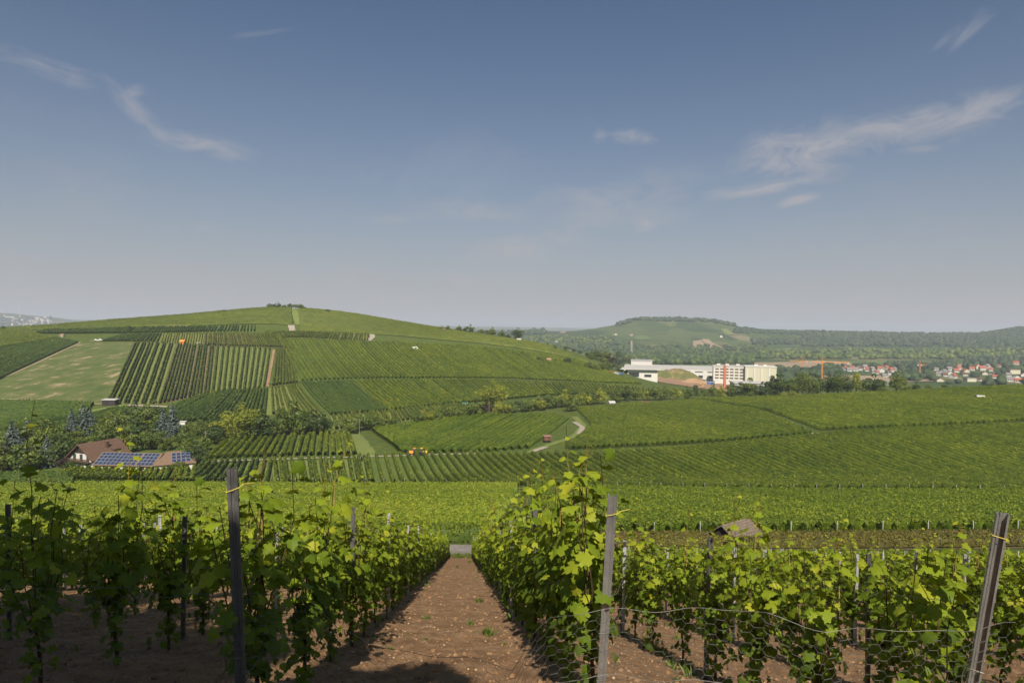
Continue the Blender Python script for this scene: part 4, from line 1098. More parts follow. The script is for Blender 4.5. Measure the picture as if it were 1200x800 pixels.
def solar(parent, origin, ux, uv, nx, nv, gap=.05):
    """panels on the roof plane given by corner, along and up vectors"""
    o, a, b = Vector(origin), Vector(ux), Vector(uv); n = a.cross(b).normalized()
    if n.z < 0: n = -n
    for i in range(nx):
        for j in range(nv):
            q = [o + a * ((i + s) / nx) + b * ((j + t) / nv) for s, t in ((gap, gap), (1 - gap, gap), (1 - gap, 1 - gap), (gap, 1 - gap))]
            mb = MB(); mb.slab([v + n * .14 for v in q], .05)
            pn = mb.build('solar_panel', M['panelframe'], parent)
            c = sum(q, Vector()) / 4; mb = MB(); mb.slab([c + (v - c) * .90 + n * .150 for v in q], .004); mb.build('glass', M['panelblue'], pn)


# long barn with solar panels facing the valley
p = at(146, 553, 150, 260)
bn = empty('barn', (p.x, p.y + 4.5, p.z), R(-3), label='long low barn whose front roof slope is covered with blue solar panels', cat='barn'); bn.scale = (.80, .85, .88)
W2, D2, H2, R2 = 22.0, 11.0, 2.6, 3.0
mb = MB(); gable_walls(mb, W2, D2, H2, R2); mb.build('wall', M['cream'], bn)
mb = MB(); gable(mb, W2, D2, H2, R2, .6, .22); rf = mb.build('roof', M['tiletan'], bn)
hd, ze, zr = D2 / 2 + .6, H2 - .6 * R2 / (D2 / 2), H2 + R2
solar(rf, (-W2 / 2 - .2, -hd + .2, ze + .1), (15.5, 0, 0), (0, hd - .5, zr - ze - .25), 10, 4)
solar(rf, (-W2 / 2 + 15.9, -hd + .2, ze + .1), (6.0, 0, 0), (0, hd - .5, zr - ze - .25), 4, 4)
wins(bn, [(x, -D2 / 2, 1.0, 1.6, 1.0, 'y') for x in (-7, 1, 7)], 'dark', 'window')
wins(bn, [(-3.5, -D2 / 2, -.6, 2.6, 2.6, 'y')], 'woodbrown', 'door')
# right barn, hipped
p = at(194, 552, 150, 260)
bn = empty('barn', (p.x, p.y + 5, p.z), R(28), label='tan hip roofed barn with a block of solar panels, right of the long barn', cat='barn'); bn.scale = (.82, .85, .88)
W2, D2, H2, R2 = 13.0, 13.0, 2.8, 2.9
mb = MB(); mb.box(0, 0, -1.5, W2, D2, H2 + 1.45); mb.build('wall', M['white'], bn)
mb = MB(); gable(mb, W2, D2, H2, R2, .7, .22, hip=5.0); rf = mb.build('roof', M['tiletan'], bn)
hw, hd, ze, zr = W2 / 2 + .7, D2 / 2 + .7, H2 - .7 * R2 / (D2 / 2), H2 + R2
solar(rf, (-.9, -hd + 1.0, ze + .42), (6.2, 0, 0), (0, 5.2, 5.2 * (zr - ze) / hd), 4, 3)
solar(rf, (hw - 1.0, -4.3, ze + .50), (0, 8.4, 0), (-3.2, 0, 3.2 * (zr - ze) / 5.0), 4, 2)
wins(bn, [(0, -D2 / 2, .2, 3, 2.2, 'y')], 'dark', 'door')
# carport with panels between chalet and barn
p = at(120, 551, 150, 260)
e = empty('carport', (p.x - 1, p.y + 2, p.z), R(-6), label='small lean-to with two dark solar panels between chalet and barn', cat='shed')
mb = MB()
for x in (-3.2, 3.2):
    for y, h in ((-2, 2.0), (2, 2.5)): mb.box(x, y, -1, .2, .2, h + 1)
mb.build('post', M['woodbrown'], e); mb = MB(); mb.slab([(-3.8, -2.5, 2.05), (3.8, -2.5, 2.05), (3.8, 2.5, 2.65), (-3.8, 2.5, 2.65)], .12); rf = mb.build('roof', M['tilegrey'], e)
solar(rf, (-3.0, -2.0, 2.1), (6, 0, 0), (0, 4, .48), 3, 2)
# low wall in front of the barns
a_, b_ = at(84, 552, 150, 260), at(140, 554, 150, 260)


def hut(px, py, w, d, h, rise, rz, wall, roof, label, dmin, dmax, name='hut', flat=False, cat='hut', door=True, win=True, shift=True):
    p = at(px, py, dmin, dmax)
    e = empty(name, (p.x, p.y + (d / 2 if shift else 0), p.z), R(rz), label=label, cat=cat)
    mb = MB()
    if flat: mb.box(0, 0, -.8, w, d, h + .75)
    else: gable_walls(mb, w, d, h, rise)
    mb.build('wall', M[wall], e)
    mb = MB()
    if flat: mb.slab([(-w / 2 - .3, -d / 2 - .3, h), (w / 2 + .3, -d / 2 - .3, h), (w / 2 + .3, d / 2 + .3, h + rise), (-w / 2 - .3, d / 2 + .3, h + rise)], .15)
    else: gable(mb, w, d, h, rise, .3, .15)
    mb.build('roof', M[roof], e)
    if door: wins(e, [(-w * .2, -d / 2, 0, w * .22, h * .8, 'y')], 'dark', 'door')
    if win: wins(e, [(w * .25, -d / 2, h * .4, w * .2, h * .3, 'y')], 'glass', 'window')
    return e


hut(127, 475.5, 6.0, 3.0, 2.8, .3, 0, 'wooddark', 'palegrey', 'dark brown field shed with a pale flat roof below the fallow meadow', HM, HX, flat=True, name='shed')
hut(213, 403.5, 2.8, 2.5, 2.3, 1.0, 0, 'orange', 'orange', 'bright orange hut in the pale plot on the left hill', HM, HX)
hut(72, 394.5, 2.6, 2.5, 1.5, .8, 0, 'cream', 'pinkish', 'tiny reddish hut at the head of the dark strip, far left', HM, HX)
hut(122, 505, 5.0, 3.2, 2.2, 1.3, 40, 'white', 'palegrey', 'small white garden house half hidden between the spruces', 200, 420, name='garden_house')
hut(213, 497.5, 2.4, 1.6, 1.3, .1, 5, 'white', 'white', 'white container standing right of the pair of blue spruces', 200, 420, name='container', flat=True, door=False, win=False)
hut(232, 403, 2.2, 1.6, 1.0, .3, 12, 'grey', 'palegrey', 'small grey trailer right of the orange hut', HM, HX, name='trailer', flat=True, door=False)
hut(643, 423.5, 3.8, 2.8, 1.8, 1.2, 15, 'cream', 'pinkish', 'pinkish hut between bushes on the open slope', 400, 640)
hut(717, 474, 3.6, 2.4, 1.2, .9, 20, 'grey', 'palegrey', 'small pale hut in the hedgerow left of the dark one', 300, 470)
hut(757, 474.5, 5.0, 3.0, 1.2, 1.1, -10, 'wooddark', 'woodbrown', 'dark low roofed hut in the hedgerow beside the pole', 300, 470)
hut(354, 504, 6.4, 3.5, 2.0, .4, 0, 'woodbrown', 'rust', 'low brown shed among the trees right of the yellow crown', 200, 420, name='shed', flat=True)
hut(6, 516, 5, 3, 2.0, .3, 0, 'grey', 'tilegrey', 'grey shed roof showing between trees at the left edge', 200, 420, name='shed', flat=True)
hut(638, 467.5, 4.5, 2, .7, .5, 0, 'white', 'palegrey', 'long white greenhouse frame at the hill foot', 300, 560, name='greenhouse', flat=True, door=False, win=False)
hut(545, 474, 2.6, 1.6, .9, .2, 0, 'turq', 'turq', 'turquoise covered stack beside the round yellow tree', 300, 470, name='covered_stack', flat=True, door=False, win=False)
hut(608, 383.2 + 17, 3.6, 2.5, 2.4, .6, 0, 'white', 'white', 'tiny white hut left of the big dark shoulder tree', 480, 670, name='hut', win=False)
hut(518, 387.6, 5.5, 3, 1.4, .5, 0, 'white', 'pinkish', 'tiny pale hut at the start of the tree line on the shoulder', 480, 670, name='hut', win=False)
# hut on wheels by the gravel track
p = at(641, 518, 200, 400)
e = empty('site_wagon', p, R(20), label='rusty red wagon hut on a dark frame beside the gravel track', cat='hut'); e.scale = (.8, .8, .85)
mb = MB(); mb.box(0, 0, .9, 3.6, 2.2, 1.9); mb.build('body', M['rust'], e)
mb = MB(); mb.slab([(-2.0, -1.3, 2.9), (2.0, -1.3, 2.9), (2.0, 1.3, 3.1), (-2.0, 1.3, 3.1)], .12); mb.build('roof', M['pinkish'], e)
mb = MB(); mb.box(0, 0, .55, 3.4, 1.6, .32); mb.build('chassis', M['dark'], e)
for x in (-1.2, 1.2):
    for y in (-.9, .9):
        mb = MB(); mb.tube([(x, y - .1, .4), (x, y + .1, .4)], .4, 12); mb.build('wheel', M['rubber'], e)
wins(e, [(.6, -1.1, 1.6, .8, .7, 'y')], 'glass')
# stone hut with the tiled roof just beyond the foreground vines
p = at(861, 640, 60, 140)
e = empty('vineyard_hut', (p.x, p.y, p.z - .35), R(38), label='low hut with a mossy brown tiled roof beyond the near vines', cat='hut')
mb = MB(); gable_walls(mb, 4.2, 3.6, 1.9, 1.25); mb.build('wall', M['wooddark'], e)
mb = MB(); gable(mb, 4.2, 3.6, 1.9, 1.3, .5, .10)
for k in range(9):
    t = k / 9
    for s in (-1, 1): mb.box(0, s * (2.3 * (1 - t) - .05), 1.56 + 1.62 * t + .03, 5.1, .06, .05)
mb.build('roof', M['tilemoss'], e)
wins(e, [(.2, -1.7, .2, 1.1, 1.5, 'y')], 'dark', 'door')
wins(e, [(2.1, 0, .8, .8, .7, 'X')], 'dark', 'window')


# poles
def pole(px, py, hpx, label, dmin, dmax, arm=True, r=.13, name='utility_pole', mat='pole', group=None):
    p = at(px, py, dmin, dmax); h = hpx / 800 * p.y
    e = empty(name, p, 0, label=label, cat='pole', group=group)
    MB().tube([(0, 0, -.5), (0, 0, h)], [r, r * .7], 8).build('mast', M[mat], e)
    if arm:
        MB().box(0, 0, h - .6, 1.6, .12, .12).build('crossarm', M[mat], e)
    return e


pole(421, 512, 22, 'wooden utility pole at the head of the grassy lane', 150, 400)
pole(573, 486, 16, 'wooden utility pole in front of the round yellow tree', 250, 400)
pole(769, 469, 17, 'wooden utility pole in the middle of the hedgerow', 300, 470)
pole(241, 524, 19, 'thin pole beside the gardens right of the chalet', 150, 400)
pole(375, 510, 12, 'pale short pole below the garden trees', 150, 400, False)
pole(918, 462, 17, 'utility pole in the tree belt left of the olive crown', 300, 480)


# vehicles
def van(px, py, rz, label, mat, dmin, dmax, L=4.6, Wd=1.9, Hh=1.9, name='parked_van', cat='van'):
    p = at(px, py, dmin, dmax); e = empty(name, p, R(rz), label=label, cat=cat)
    mb = MB(); x = L / 2
    prof = [(-x, .35), (x, .35), (x, .95), (x - .75, 1.15), (x - 1.25, Hh), (-x + .1, Hh), (-x, 1.2)]
    n = len(prof); mb.add([(a, -Wd / 2, b) for a, b in prof] + [(a, Wd / 2, b) for a, b in prof], [list(range(n)), [2 * n - 1 - i for i in range(n)]] + [[i, i + n, (i + 1) % n + n, (i + 1) % n] for i in range(n)])
    mb.build('body', M[mat], e)
    mb = MB()
    for s in (-1, 1): mb.box(.2, s * Wd / 2, 1.2, L * .45, .04, .45)
    mb.slab([(x - .80, -.8, 1.19), (x - .80, .8, 1.19), (x - 1.2, .8, Hh - .08), (x - 1.2, -.8, Hh - .08)], -.03)
    mb.build('window', M['glass'], e)
    for sx in (-1, 1):
        for sy in (-1, 1): MB().tube([(sx * L * .31, sy * (Wd / 2 - .15), .34), (sx * L * .31, sy * (Wd / 2 + .02), .34)], .34, 12).build('wheel', M['rubber'], e)
    return e


van(487, 409.5, 10, 'white van parked on the terrace track of the hill', 'white', 300, HX, 5.2, 2, 2.3)
van(115, 399.6, 5, 'white car, left one by the meadow head on the hill track', 'white', HM, HX, 4.2, 1.8, 1.6, 'parked_car', 'car')
van(120, 399.4, 10, 'white car, right one by the meadow head on the hill track', 'white', HM, HX, 4.2, 1.8, 1.6, 'parked_car', 'car')
van(716, 437.5, 0, 'red car in the yard left of the factory', 'red', 500, 900, name='parked_car', cat='car')
van(722, 438.5, 20, 'white car in the yard left of the factory', 'white', 500, 900, name='parked_car', cat='car')
van(727, 439, 0, 'blue van in the yard left of the factory', 'blue', 500, 900)
e = van(1147, 468.5, 170, 'white camper trailer parked in the upper right vineyard', 'white', 250, 460, 4.8, 2.1, 2.3, 'camper', 'camper')


def harvester(px, py, rz, label, mat, dmin, dmax, L=4.0):
    p = at(px, py, dmin, dmax); e = empty('tractor', p, R(rz), label=label, cat='tractor')
    mb = MB(); mb.box(L * .22, 0, .7, L * .5, 1.0, .9, 0, 0, .9); mb.box(-L * .2, 0, .7, L * .4, 1.2, .7); mb.build('body', M[mat], e)
    mb = MB(); mb.box(-L * .18, 0, 1.4, L * .3, 1.15, .95, 0, 0, .88); mb.build('cab', M['glass'], e); MB().box(-L * .18, 0, 2.36, L * .34, 1.25, .12).build('roof', M[mat], e)
    for x, r in ((-L * .25, .75), (L * .36, .48)):
        for s in (-1, 1): MB().tube([(x, s * .6, r), (x, s * .95, r)], r, 14).build('wheel', M['rubber'], e)
    return e


harvester(484, 533.5, 180, 'orange tractor behind the vine rows in mid valley', 'orange', 150, 300, 2.9)
harvester(496, 533.5, 0, 'yellow tractor facing right behind the vine rows in mid valley', 'yellow', 150, 300, 2.9)


# ------------------------------------------------------------------ factory and building site
def place(px, py, dmin, dmax, rz=0, **k):
    p = at(px, py, dmin, dmax); e = empty(k.pop('name'), p, R(rz), **k); return e, p.y


def block(e, name, x, y, z, sx, sy, sz, mat, **k): return MB().box(x, y, z, sx, sy, sz).build(name, M[mat], e, **k)


e, D = place(790, 443, 560, 900, -11, name='factory_hall', label='long white factory hall with a pale flat roof behind the earth mound', cat='factory')
s = D / 800.0
block(e, 'hall', -2 * s, 30, -6, 112 * s, 60, 6 + 11 * s, 'white'); block(e, 'roof', -2 * s, 30, 11 * s + .05, 113 * s, 61, 1.2, 'palegrey')
block(e, 'hall', -38 * s, 62, -6, 26 * s, 30, 6 + 17 * s, 'palegrey'); block(e, 'roof', -38 * s, 62, 17 * s + .05, 27 * s, 31, 1.0, 'grey')
wins(e, [(x * s, 0, 1 * s, 5 * s, 3 * s, 'y') for x in (30, 42)], 'dark', 'gate')
wins(e, [(x * s, -.05, 7.5 * s, 9 * s, 1.2 * s, 'y') for x in (-14, 0, 14, 28, 42)], 'glass', 'window')
e, D = place(747, 441, 560, 900, -4, name='factory_annex', label='low white annex with a flat canopy at the left end of the factory', cat='factory')
s = D / 800.0
block(e, 'hall', 4 * s, -2, -4, 34 * s, 22, 4 + 9 * s, 'white'); block(e, 'roof', -2 * s, -3, 9 * s + .05, 58 * s, 27, .8, 'palegrey')
wins(e, [(-6 * s, -13, .5, 12 * s, 5 * s, 'y'), (10 * s, -13, .5, 8 * s, 3 * s, 'y')], 'dark', 'gate')
for x in (-26, -18): block(e, 'pillar', x * s, -14, -4, .5, .5, 4 + 9 * s, 'grey')
# apartment like production block
e, D = place(877, 452, 640, 1000, -14, name='office_block', label='tall cream and white block with rows of windows right of the red chimney', cat='building')
s = D / 800.0
block(e, 'wall', 12 * s, 0, -6, 34 * s, 26, 6 + 23 * s, 'cream'); block(e, 'roof', 12 * s, 0, 23 * s + .03, 35 * s, 27, .8, 'white')
block(e, 'wall', -22 * s, 4, -6, 36 * s, 22, 6 + 22 * s, 'white'); block(e, 'roof', -22 * s, 4, 22 * s + .03, 37 * s, 23, .8, 'palegrey')
wins(e, [(x * s, 4 - 11, z * s, 4.2 * s, 1.7 * s, 'y') for x in (-36, -30.5, -25, -19.5, -14, -8.5) for z in (8, 11.5, 15, 18.5)], 'woodbrown', 'window')
for x in (-3, 5, 13, 21): block(e, 'pilaster', x * s, -13.3, -4, 1.6 * s, .5, 4 + 22.5 * s, 'white')
wins(e, [(25 * s, -13, 1.5 * s, 6 * s, 6 * s, 'y')], 'dark', 'gate')
for x in (-34, -24, -12, 8, 18): block(e, 'roof_unit', x * s, 2, 23.6 * s, 4 * s, 4, 1.6 * s, 'white')
e, D = place(868, 459, 560, 900, -6, name='factory_wing', label='grey low factory wing in front of the tall cream block', cat='factory')
s = D / 800.0
block(e, 'hall', 18 * s, 0, -6, 56 * s, 20, 6 + 11 * s, 'grey'); block(e, 'roof', 18 * s, 0, 11 * s + .03, 58 * s, 22, .7, 'palegrey')
wins(e, [(x * s, -10, 4 * s, 5 * s, 2 * s, 'y') for x in (-4, 8, 20, 32)], 'glass', 'window')
e, D = place(849, 457, 500, 900, 0, name='chimney', label='tall red brick chimney in front of the factory', cat='chimney')
s = D / 800.0
MB().tube([(0, 0, -3), (0, 0, 28 * s)], [1.75 * s, 1.5 * s], 16).build('shaft', M['redbrick'], e)
MB().tube([(0, 0, 28 * s), (0, 0, 28.8 * s)], [1.7 * s, 1.7 * s], 16).build('crown_ring', M['redbrick'], e)
for i, (px, w) in enumerate(((832, 7), (826, 5), (839, 5))):
    e, D = place(px, 450.5 - i * .5, 560, 900, 10, name='site_container', label=['blue site container at the foot of the mound', 'grey site container left of the blue one', 'white site container near the red chimney'][i], cat='container', group='site containers')
    s = D / 800.0; block(e, 'box', 0, 0, -2, w * s, 3, 2 + 3.2 * s, ['blue', 'grey', 'white'][i]); block(e, 'roof', 0, 0, 3.2 * s + .02, w * s + .2, 3.2, .2, 'palegrey')
# bare earth and grassy mound of the site
field('bare_earth', ([(756, 444), (800, 452), (842, 458), (862, 461)], [(756, 440.5), (800, 444), (845, 449), (862, 454)]), 'earth', .5, 480, 900, 30)
g = rng
def mound(px, py, w, d, h, mat, label, dmin, dmax, seed):
    p = at(px, py, dmin, dmax); gg = np.random.default_rng(seed); n = 44
    u = np.linspace(-1, 1, n); X, Y = np.meshgrid(u, u); r = np.clip(1 - np.hypot(X, Y), 0, 1)
    Z = h * np.clip(r * 1.9, 0, 1) ** 1.1 * (.75 + .25 * np.sin(X * 5 + seed) * np.cos(Y * 4)) + gg.normal(0, .03 * h, X.shape) * (r > .05)
    XX, YY = p.x + X * w / 2, p.y + Y * d / 2
    V = np.stack([XX, YY, H(XX, YY) + Z - .4 + .1], -1).reshape(-1, 3); i = np.arange(n * n).reshape(n, n)
    return tag(link('earth_mound', np_mesh('earth_mound', V, np.stack([i[:-1, :-1], i[:-1, 1:], i[1:, 1:], i[1:, :-1]], -1).reshape(-1, 4), M[mat], smooth=True)), label, 'mound', None, 'structure')
mound(792, 444, 84, 26, 12.5, 'moundgreen', '', 560, 800, 1)
mound(815, 449, 44, 18, 5.5, 'earth', '', 560, 800, 2)
mound(846, 457, 30, 14, 3.0, 'earth', '', 520, 800, 3)
# excavator
e, D = place(823, 452.5, 500, 900, 200, name='excavator', label='yellow excavator with a raised arm on the bare earth', cat='excavator')
s = D / 800.0 * .55
for y in (-1.1, 1.1): MB().box(0, y * s, 0, 4.2 * s, .7 * s, .9 * s, 0, 0, .9).build('track', M['rubber'], e)
MB().box(-.2 * s, 0, 1.1 * s, 3.8 * s, 2.6 * s, 1.4 * s, 0, 0, .95).build('body', M['yellow'], e)
MB().box(.9 * s, .8 * s, 2.4 * s, 1.3 * s, 1.1 * s, 1.6 * s, 0, 0, .9).build('cab', M['glass'], e)
MB().tube([(1.2 * s, 0, 2.2 * s), (3.2 * s, 0, 6.2 * s), (5.4 * s, 0, 7.4 * s)], .32 * s, 6).build('boom', M['yellow'], e)
MB().tube([(5.4 * s, 0, 7.4 * s), (6.0 * s, 0, 3.4 * s)], .25 * s, 6).build('dipper_arm', M['yellow'], e)
MB().box(6.0 * s, 0, 2.4 * s, 1.2 * s, 1.2 * s, 1.0 * s, 0, 0, .7).build('bucket', M['dark'], e)


# tower cranes
def lattice(mb, a, b, w, n, r):
    a, b = Vector(a), Vector(b); d = (b - a).normalized(); u = d.cross(Vector((0, 0, 1)) if abs(d.z) < .9 else Vector((1, 0, 0))).normalized(); v = d.cross(u)
    cs = [(u + v) * w / 2, (u - v) * w / 2, (-u - v) * w / 2, (v - u) * w / 2]
    for c in cs: mb.tube([a + c, b + c], r, 4)
    for i in range(n):
        p0, p1 = a.lerp(b, i / n), a.lerp(b, (i + 1) / n)
        for k in range(4): mb.tube([p0 + cs[k], p1 + cs[(k + 1) % 4]], r * .7, 3, cap=False)


def crane(px, py, hpx, jib, back, rz, label, dmin, dmax, th=1.0):
    e, D = place(px, py, dmin, dmax, rz, name='tower_crane', label=label, cat='crane', group='tower cranes'); s = D / 800.0; h = hpx * s
    mb = MB(); lattice(mb, (0, 0, -2), (0, 0, h), 1.8 * th, 14, .28 * th); mb.build('mast', M['orange'], e)
    mb = MB(); lattice(mb, (-back * s, 0, h), (jib * s, 0, h), 1.2 * th, 18, .20 * th); mb.build('jib', M['orange'], e)
    mb = MB(); mb.tube([(0, 0, h), (0, 0, h + 4.5 * s)], .4 * th, 4); mb.tube([(0, 0, h + 4.5 * s), (jib * .7 * s, 0, h + .5)], .12 * th, 3); mb.tube([(0, 0, h + 4.5 * s), (-back * s, 0, h + .5)], .12 * th, 3); mb.build('apex', M['orange'], e)
    block(e, 'counterweight', -back * s + 1.5, 0, h - 2.6, 3, 1.6, 2.2, 'grey'); block(e, 'cab', 1.8, -1.3, h - 2.2, 1.6, 1.4, 2, 'white')


crane(963, 452, 28, 12, 30, 172, 'orange tower crane rising behind the tree belt', 560, 1000, .62)
crane(940, 436, 13, 14, 6, 170, 'distant orange crane left of the nearer one', 900, 1800, .65)
crane(1078, 437, 10, 9, 4, 10, 'small distant orange crane between the two villages', 900, 1800, .6)

# pylons
for (px, py, h, lab, dm, dx) in ((740, 416, 17, 'lattice pylon with a reddish band before the table hill', 900, 2600), (1041, 452, 16, 'pale lattice pylon near the white village houses', 700, 1400)):
    e, D = place(px, py, dm, dx, 10, name='pylon', label=lab, cat='pylon'); s = D / 800.0
    mb = MB(); a = 2.4 * s * .8
    for (x, y) in ((-a, -a), (a, -a), (a, a), (-a, a)): mb.tube([(x * .5, y * .5, -1), (x * .12, y * .12, h * s)], .22 * s * .8, 4)
    for k in range(7):
        f0, f1 = .5 - .38 * k / 7, .5 - .38 * (k + 1) / 7
        for q in range(4):
            c = ((-a, -a), (a, -a), (a, a), (-a, a)); m0 = c[q]; m1 = c[(q + 1) % 4]
            mb.tube([(m0[0] * f0, m0[1] * f0, h * s * k / 7), (m1[0] * f1, m1[1] * f1, h * s * (k + 1) / 7)], .1 * s, 3)
    mb.build('mast', M['palegrey'], e)
    for z, w in ((.72, 5), (.88, 4)): MB().box(0, 0, h * s * z, w * s, .4 * s, .4 * s).build('crossarm', M['pinkish' if px < 800 else 'palegrey'], e)


# ------------------------------------------------------------------ far villages and the city
def village(specs, where, group, dmin, dmax):
    specs = sorted(specs, key=lambda t: t[0]); cnt, seen = {}, {}
    for t in specs: cnt[(t[4], t[5])] = cnt.get((t[4], t[5]), 0) + 1
    cw = {'tilered': 'red', 'tilegrey': 'grey', 'tilebrown': 'brown', 'palegrey': 'pale', 'tiletan': 'tan', 'white': 'white'}
    for px, py, w, h, wall, roof in specs:
        k = (wall, roof); seen[k] = seen.get(k, 0) + 1
        p = at(px, py, dmin, dmax); s = p.y / 800.0; rz = random.choice((-30, -12, 8, 25, 60, 80)); flat = w > 9
        lab = '%s %s-roofed house %s' % (wall, cw[roof], where)
        if cnt[k] > 1: lab = '%s %s-roofed house, %s such %s' % (wall, cw[roof], ordinal(seen[k]), where)
        e = empty('village_house', p, R(rz if not flat else rz * .2), label=lab, cat='house', group=group)
        W, Dp, Hh = w * s, max(9, w * s * .62), h * s
        if flat:
            block(e, 'wall', 0, 0, -3, W, Dp, 3 + Hh, wall); block(e, 'roof', 0, 0, Hh + .02, W + 1, Dp + 1, .8, roof)
        else:
            mb = MB(); gable_walls(mb, W, Dp, Hh * .62, Hh * .55); mb.build('wall', M[wall], e)
            mb = MB(); gable(mb, W, Dp, Hh * .62, Hh * .55, .6, .4); mb.build('roof', M[roof], e)
            wins(e, [(x * W, -Dp / 2, z, W * .14, 1.6, 'y') for x in (-.3, 0, .3) for z in (1.2,)], 'glass')


village(v1, 'from the left in the small white village', 'houses of the small white village', 760, 1700)
village(v2, 'from the left in the large right village', 'houses of the large village', 760, 1700)
village([(966, 449, 9.5, 3, 'white', 'palegrey'), (974, 448, 5, 2.5, 'cream', 'tilegrey')], 'just behind the tree belt', 'sheds behind the tree belt', 560, 1100)
village([(841, 417, 4, 3, 'white', 'tilered'), (812, 417.5, 3.5, 2.5, 'cream', 'tilered'), (766, 415, 3.5, 2.5, 'white', 'tilegrey'), (845, 385 + 10, 3, 2.2, 'white', 'tilegrey'), (722, 392.5, 2.5, 2, 'white', 'tilegrey'), (740, 393, 2.5, 2, 'white', 'tilered'), (652, 402, 2.5, 2, 'white', 'palegrey'), (718, 425, 5, 2.5, 'white', 'palegrey')],
        'from the left under the table hill', 'scattered houses under the table hill', 900, 3000)
rnd_ = random.Random(5)
city = []
for k in range(52):
    px = rnd_.uniform(-4, 62); py = rnd_.uniform(372, 383) - max(0, (30 - px)) * .08
    city.append((px, py, rnd_.uniform(1.6, 3.6), rnd_.uniform(1.2, 2.2), rnd_.choice(WALLS), rnd_.choice(['tilered', 'tilegrey', 'palegrey', 'tilebrown'])))
city += [(50, 378, 5.5, 4.2, 'cream', 'palegrey'), (57, 378.5, 5, 2.6, 'white', 'palegrey'), (44, 377, 3, 3, 'cream', 'palegrey'), (12, 373, 9.5, 1.8, 'white', 'palegrey'), (30, 381, 6, 2, 'cream', 'tilered'), (40, 381.5, 5, 2.4, 'white', 'palegrey')]


def city_house(t):
    return t


cs_ = sorted(city, key=lambda t: t[0])
for i, (px, py, w, h, wall, roof) in enumerate(cs_):
    p = at(px, py, 4000, 8000); s = p.y / 800.0
    e = empty('city_building', p, R(rnd_.uniform(-30, 30)), label='pale building of the hazy city at the far left, %s from the left' % ordinal(i + 1), cat='building', group='buildings of the distant city')
    block(e, 'wall', 0, 0, -20, w * s, 20, 20 + h * s, wall); block(e, 'roof', 0, 0, h * s + .1, w * s + 2, 22, 4, roof)
e, D = place(23.5, 372.5, 4000, 8000, 0, name='chimney', label='tall pale chimney standing above the distant city', cat='chimney'); s = D / 800.0
MB().tube([(0, 0, -10), (0, 0, 13.5 * s)], [.55 * s, .42 * s], 12).build('shaft', M['palegrey'], e); MB().tube([(0, 0, 12.6 * s), (0, 0, 13.7 * s)], .5 * s, 12).build('crown_ring', M['white'], e)
e, D = place(27.5, 387 - 1.5, 3000, 8000, 0, name='water_tower', label='thin white tower at the edge of the city near the vineyard', cat='tower'); s = D / 800.0
MB().tube([(0, 0, -10), (0, 0, 4.5 * s)], [.4 * s, .3 * s], 10).build('shaft', M['white'], e); MB().tube([(0, 0, 3.6 * s), (0, 0, 5.0 * s)], [.7 * s, .6 * s], 12).build('tank', M['white'], e)

# ------------------------------------------------------------------ the near vineyard
rows_near = []                       # (X0, first post distance, name)
for k in range(24):
    rows_near.append((-1.41 - 2.2 * k, 4.3 + (0 if k < 1 else rng.uniform(-.3, .3)), '%s row left of the soil alley' % ordinal(k + 1)))
for k in range(26):
    rows_near.append(([1.0, 3.08, 5.3][k] if k < 3 else 5.3 + 2.2 * (k - 2), [4.9, 4.3, 4.4][k] if k < 3 else 4.4 + rng.uniform(-.3, .3), '%s row right of the soil alley' % ordinal(k + 1)))
YEND = 62.6


def rx(X0, y): return X0 + ROW_DX * y


def inview(x, y, m=.06):
    return -.75 - m - 1.0 / y < x / y < .77 + m + 1.0 / y


# soil sheet with clods
ys = [-2.0]
while ys[-1] < 63.4: ys.append(ys[-1] + .0125 * (ys[-1] + 3.2))
SY = np.array(ys); SU = np.linspace(-1.02, 1.04, 430)
SXX = SU[None, :] * (SY[:, None] + 3); SYY = np.repeat(SY[:, None], len(SU), 1)


def vnoise(x, y, seed):
    g = np.random.default_rng(seed); T = g.random((64, 64))
    xi, yi = np.floor(x).astype(int), np.floor(y).astype(int); fx, fy = x - xi, y - yi
    fx, fy = fx * fx * (3 - 2 * fx), fy * fy * (3 - 2 * fy)
    a, b, c, d = T[yi % 64, xi % 64], T[yi % 64, (xi + 1) % 64], T[(yi + 1) % 64, xi % 64], T[(yi + 1) % 64, (xi + 1) % 64]
    return (a * (1 - fx) + b * fx) * (1 - fy) + (c * (1 - fx) + d * fx) * fy - .5


def soil_h(x, y):
    lane = x - ROW_DX * y + .2; rut = np.exp(-((np.abs(lane) - .62) / .16) ** 2)
    return .065 + .045 * vnoise(x / .55, y / .55, 1) + .055 * vnoise(x / .21, y / .21, 2) + .035 * vnoise(x / .09, y / .09, 3) + .04 * vnoise(x / 1.7, y / 1.7, 4) - .028 * rut


SZ = H(SXX, SYY) + soil_h(SXX, SYY)
V = np.stack([SXX, SYY, SZ], -1).reshape(-1, 3); i = np.arange(len(SY) * len(SU)).reshape(len(SY), len(SU))
tag(link('vineyard_soil', np_mesh('vineyard_soil', V, np.stack([i[:-1, :-1], i[:-1, 1:], i[1:, 1:], i[1:, :-1]], -1).reshape(-1, 4), M['soil'], smooth=True)), kind='structure')


def soilz(x, y): return H(x, y) + soil_h(x, y)


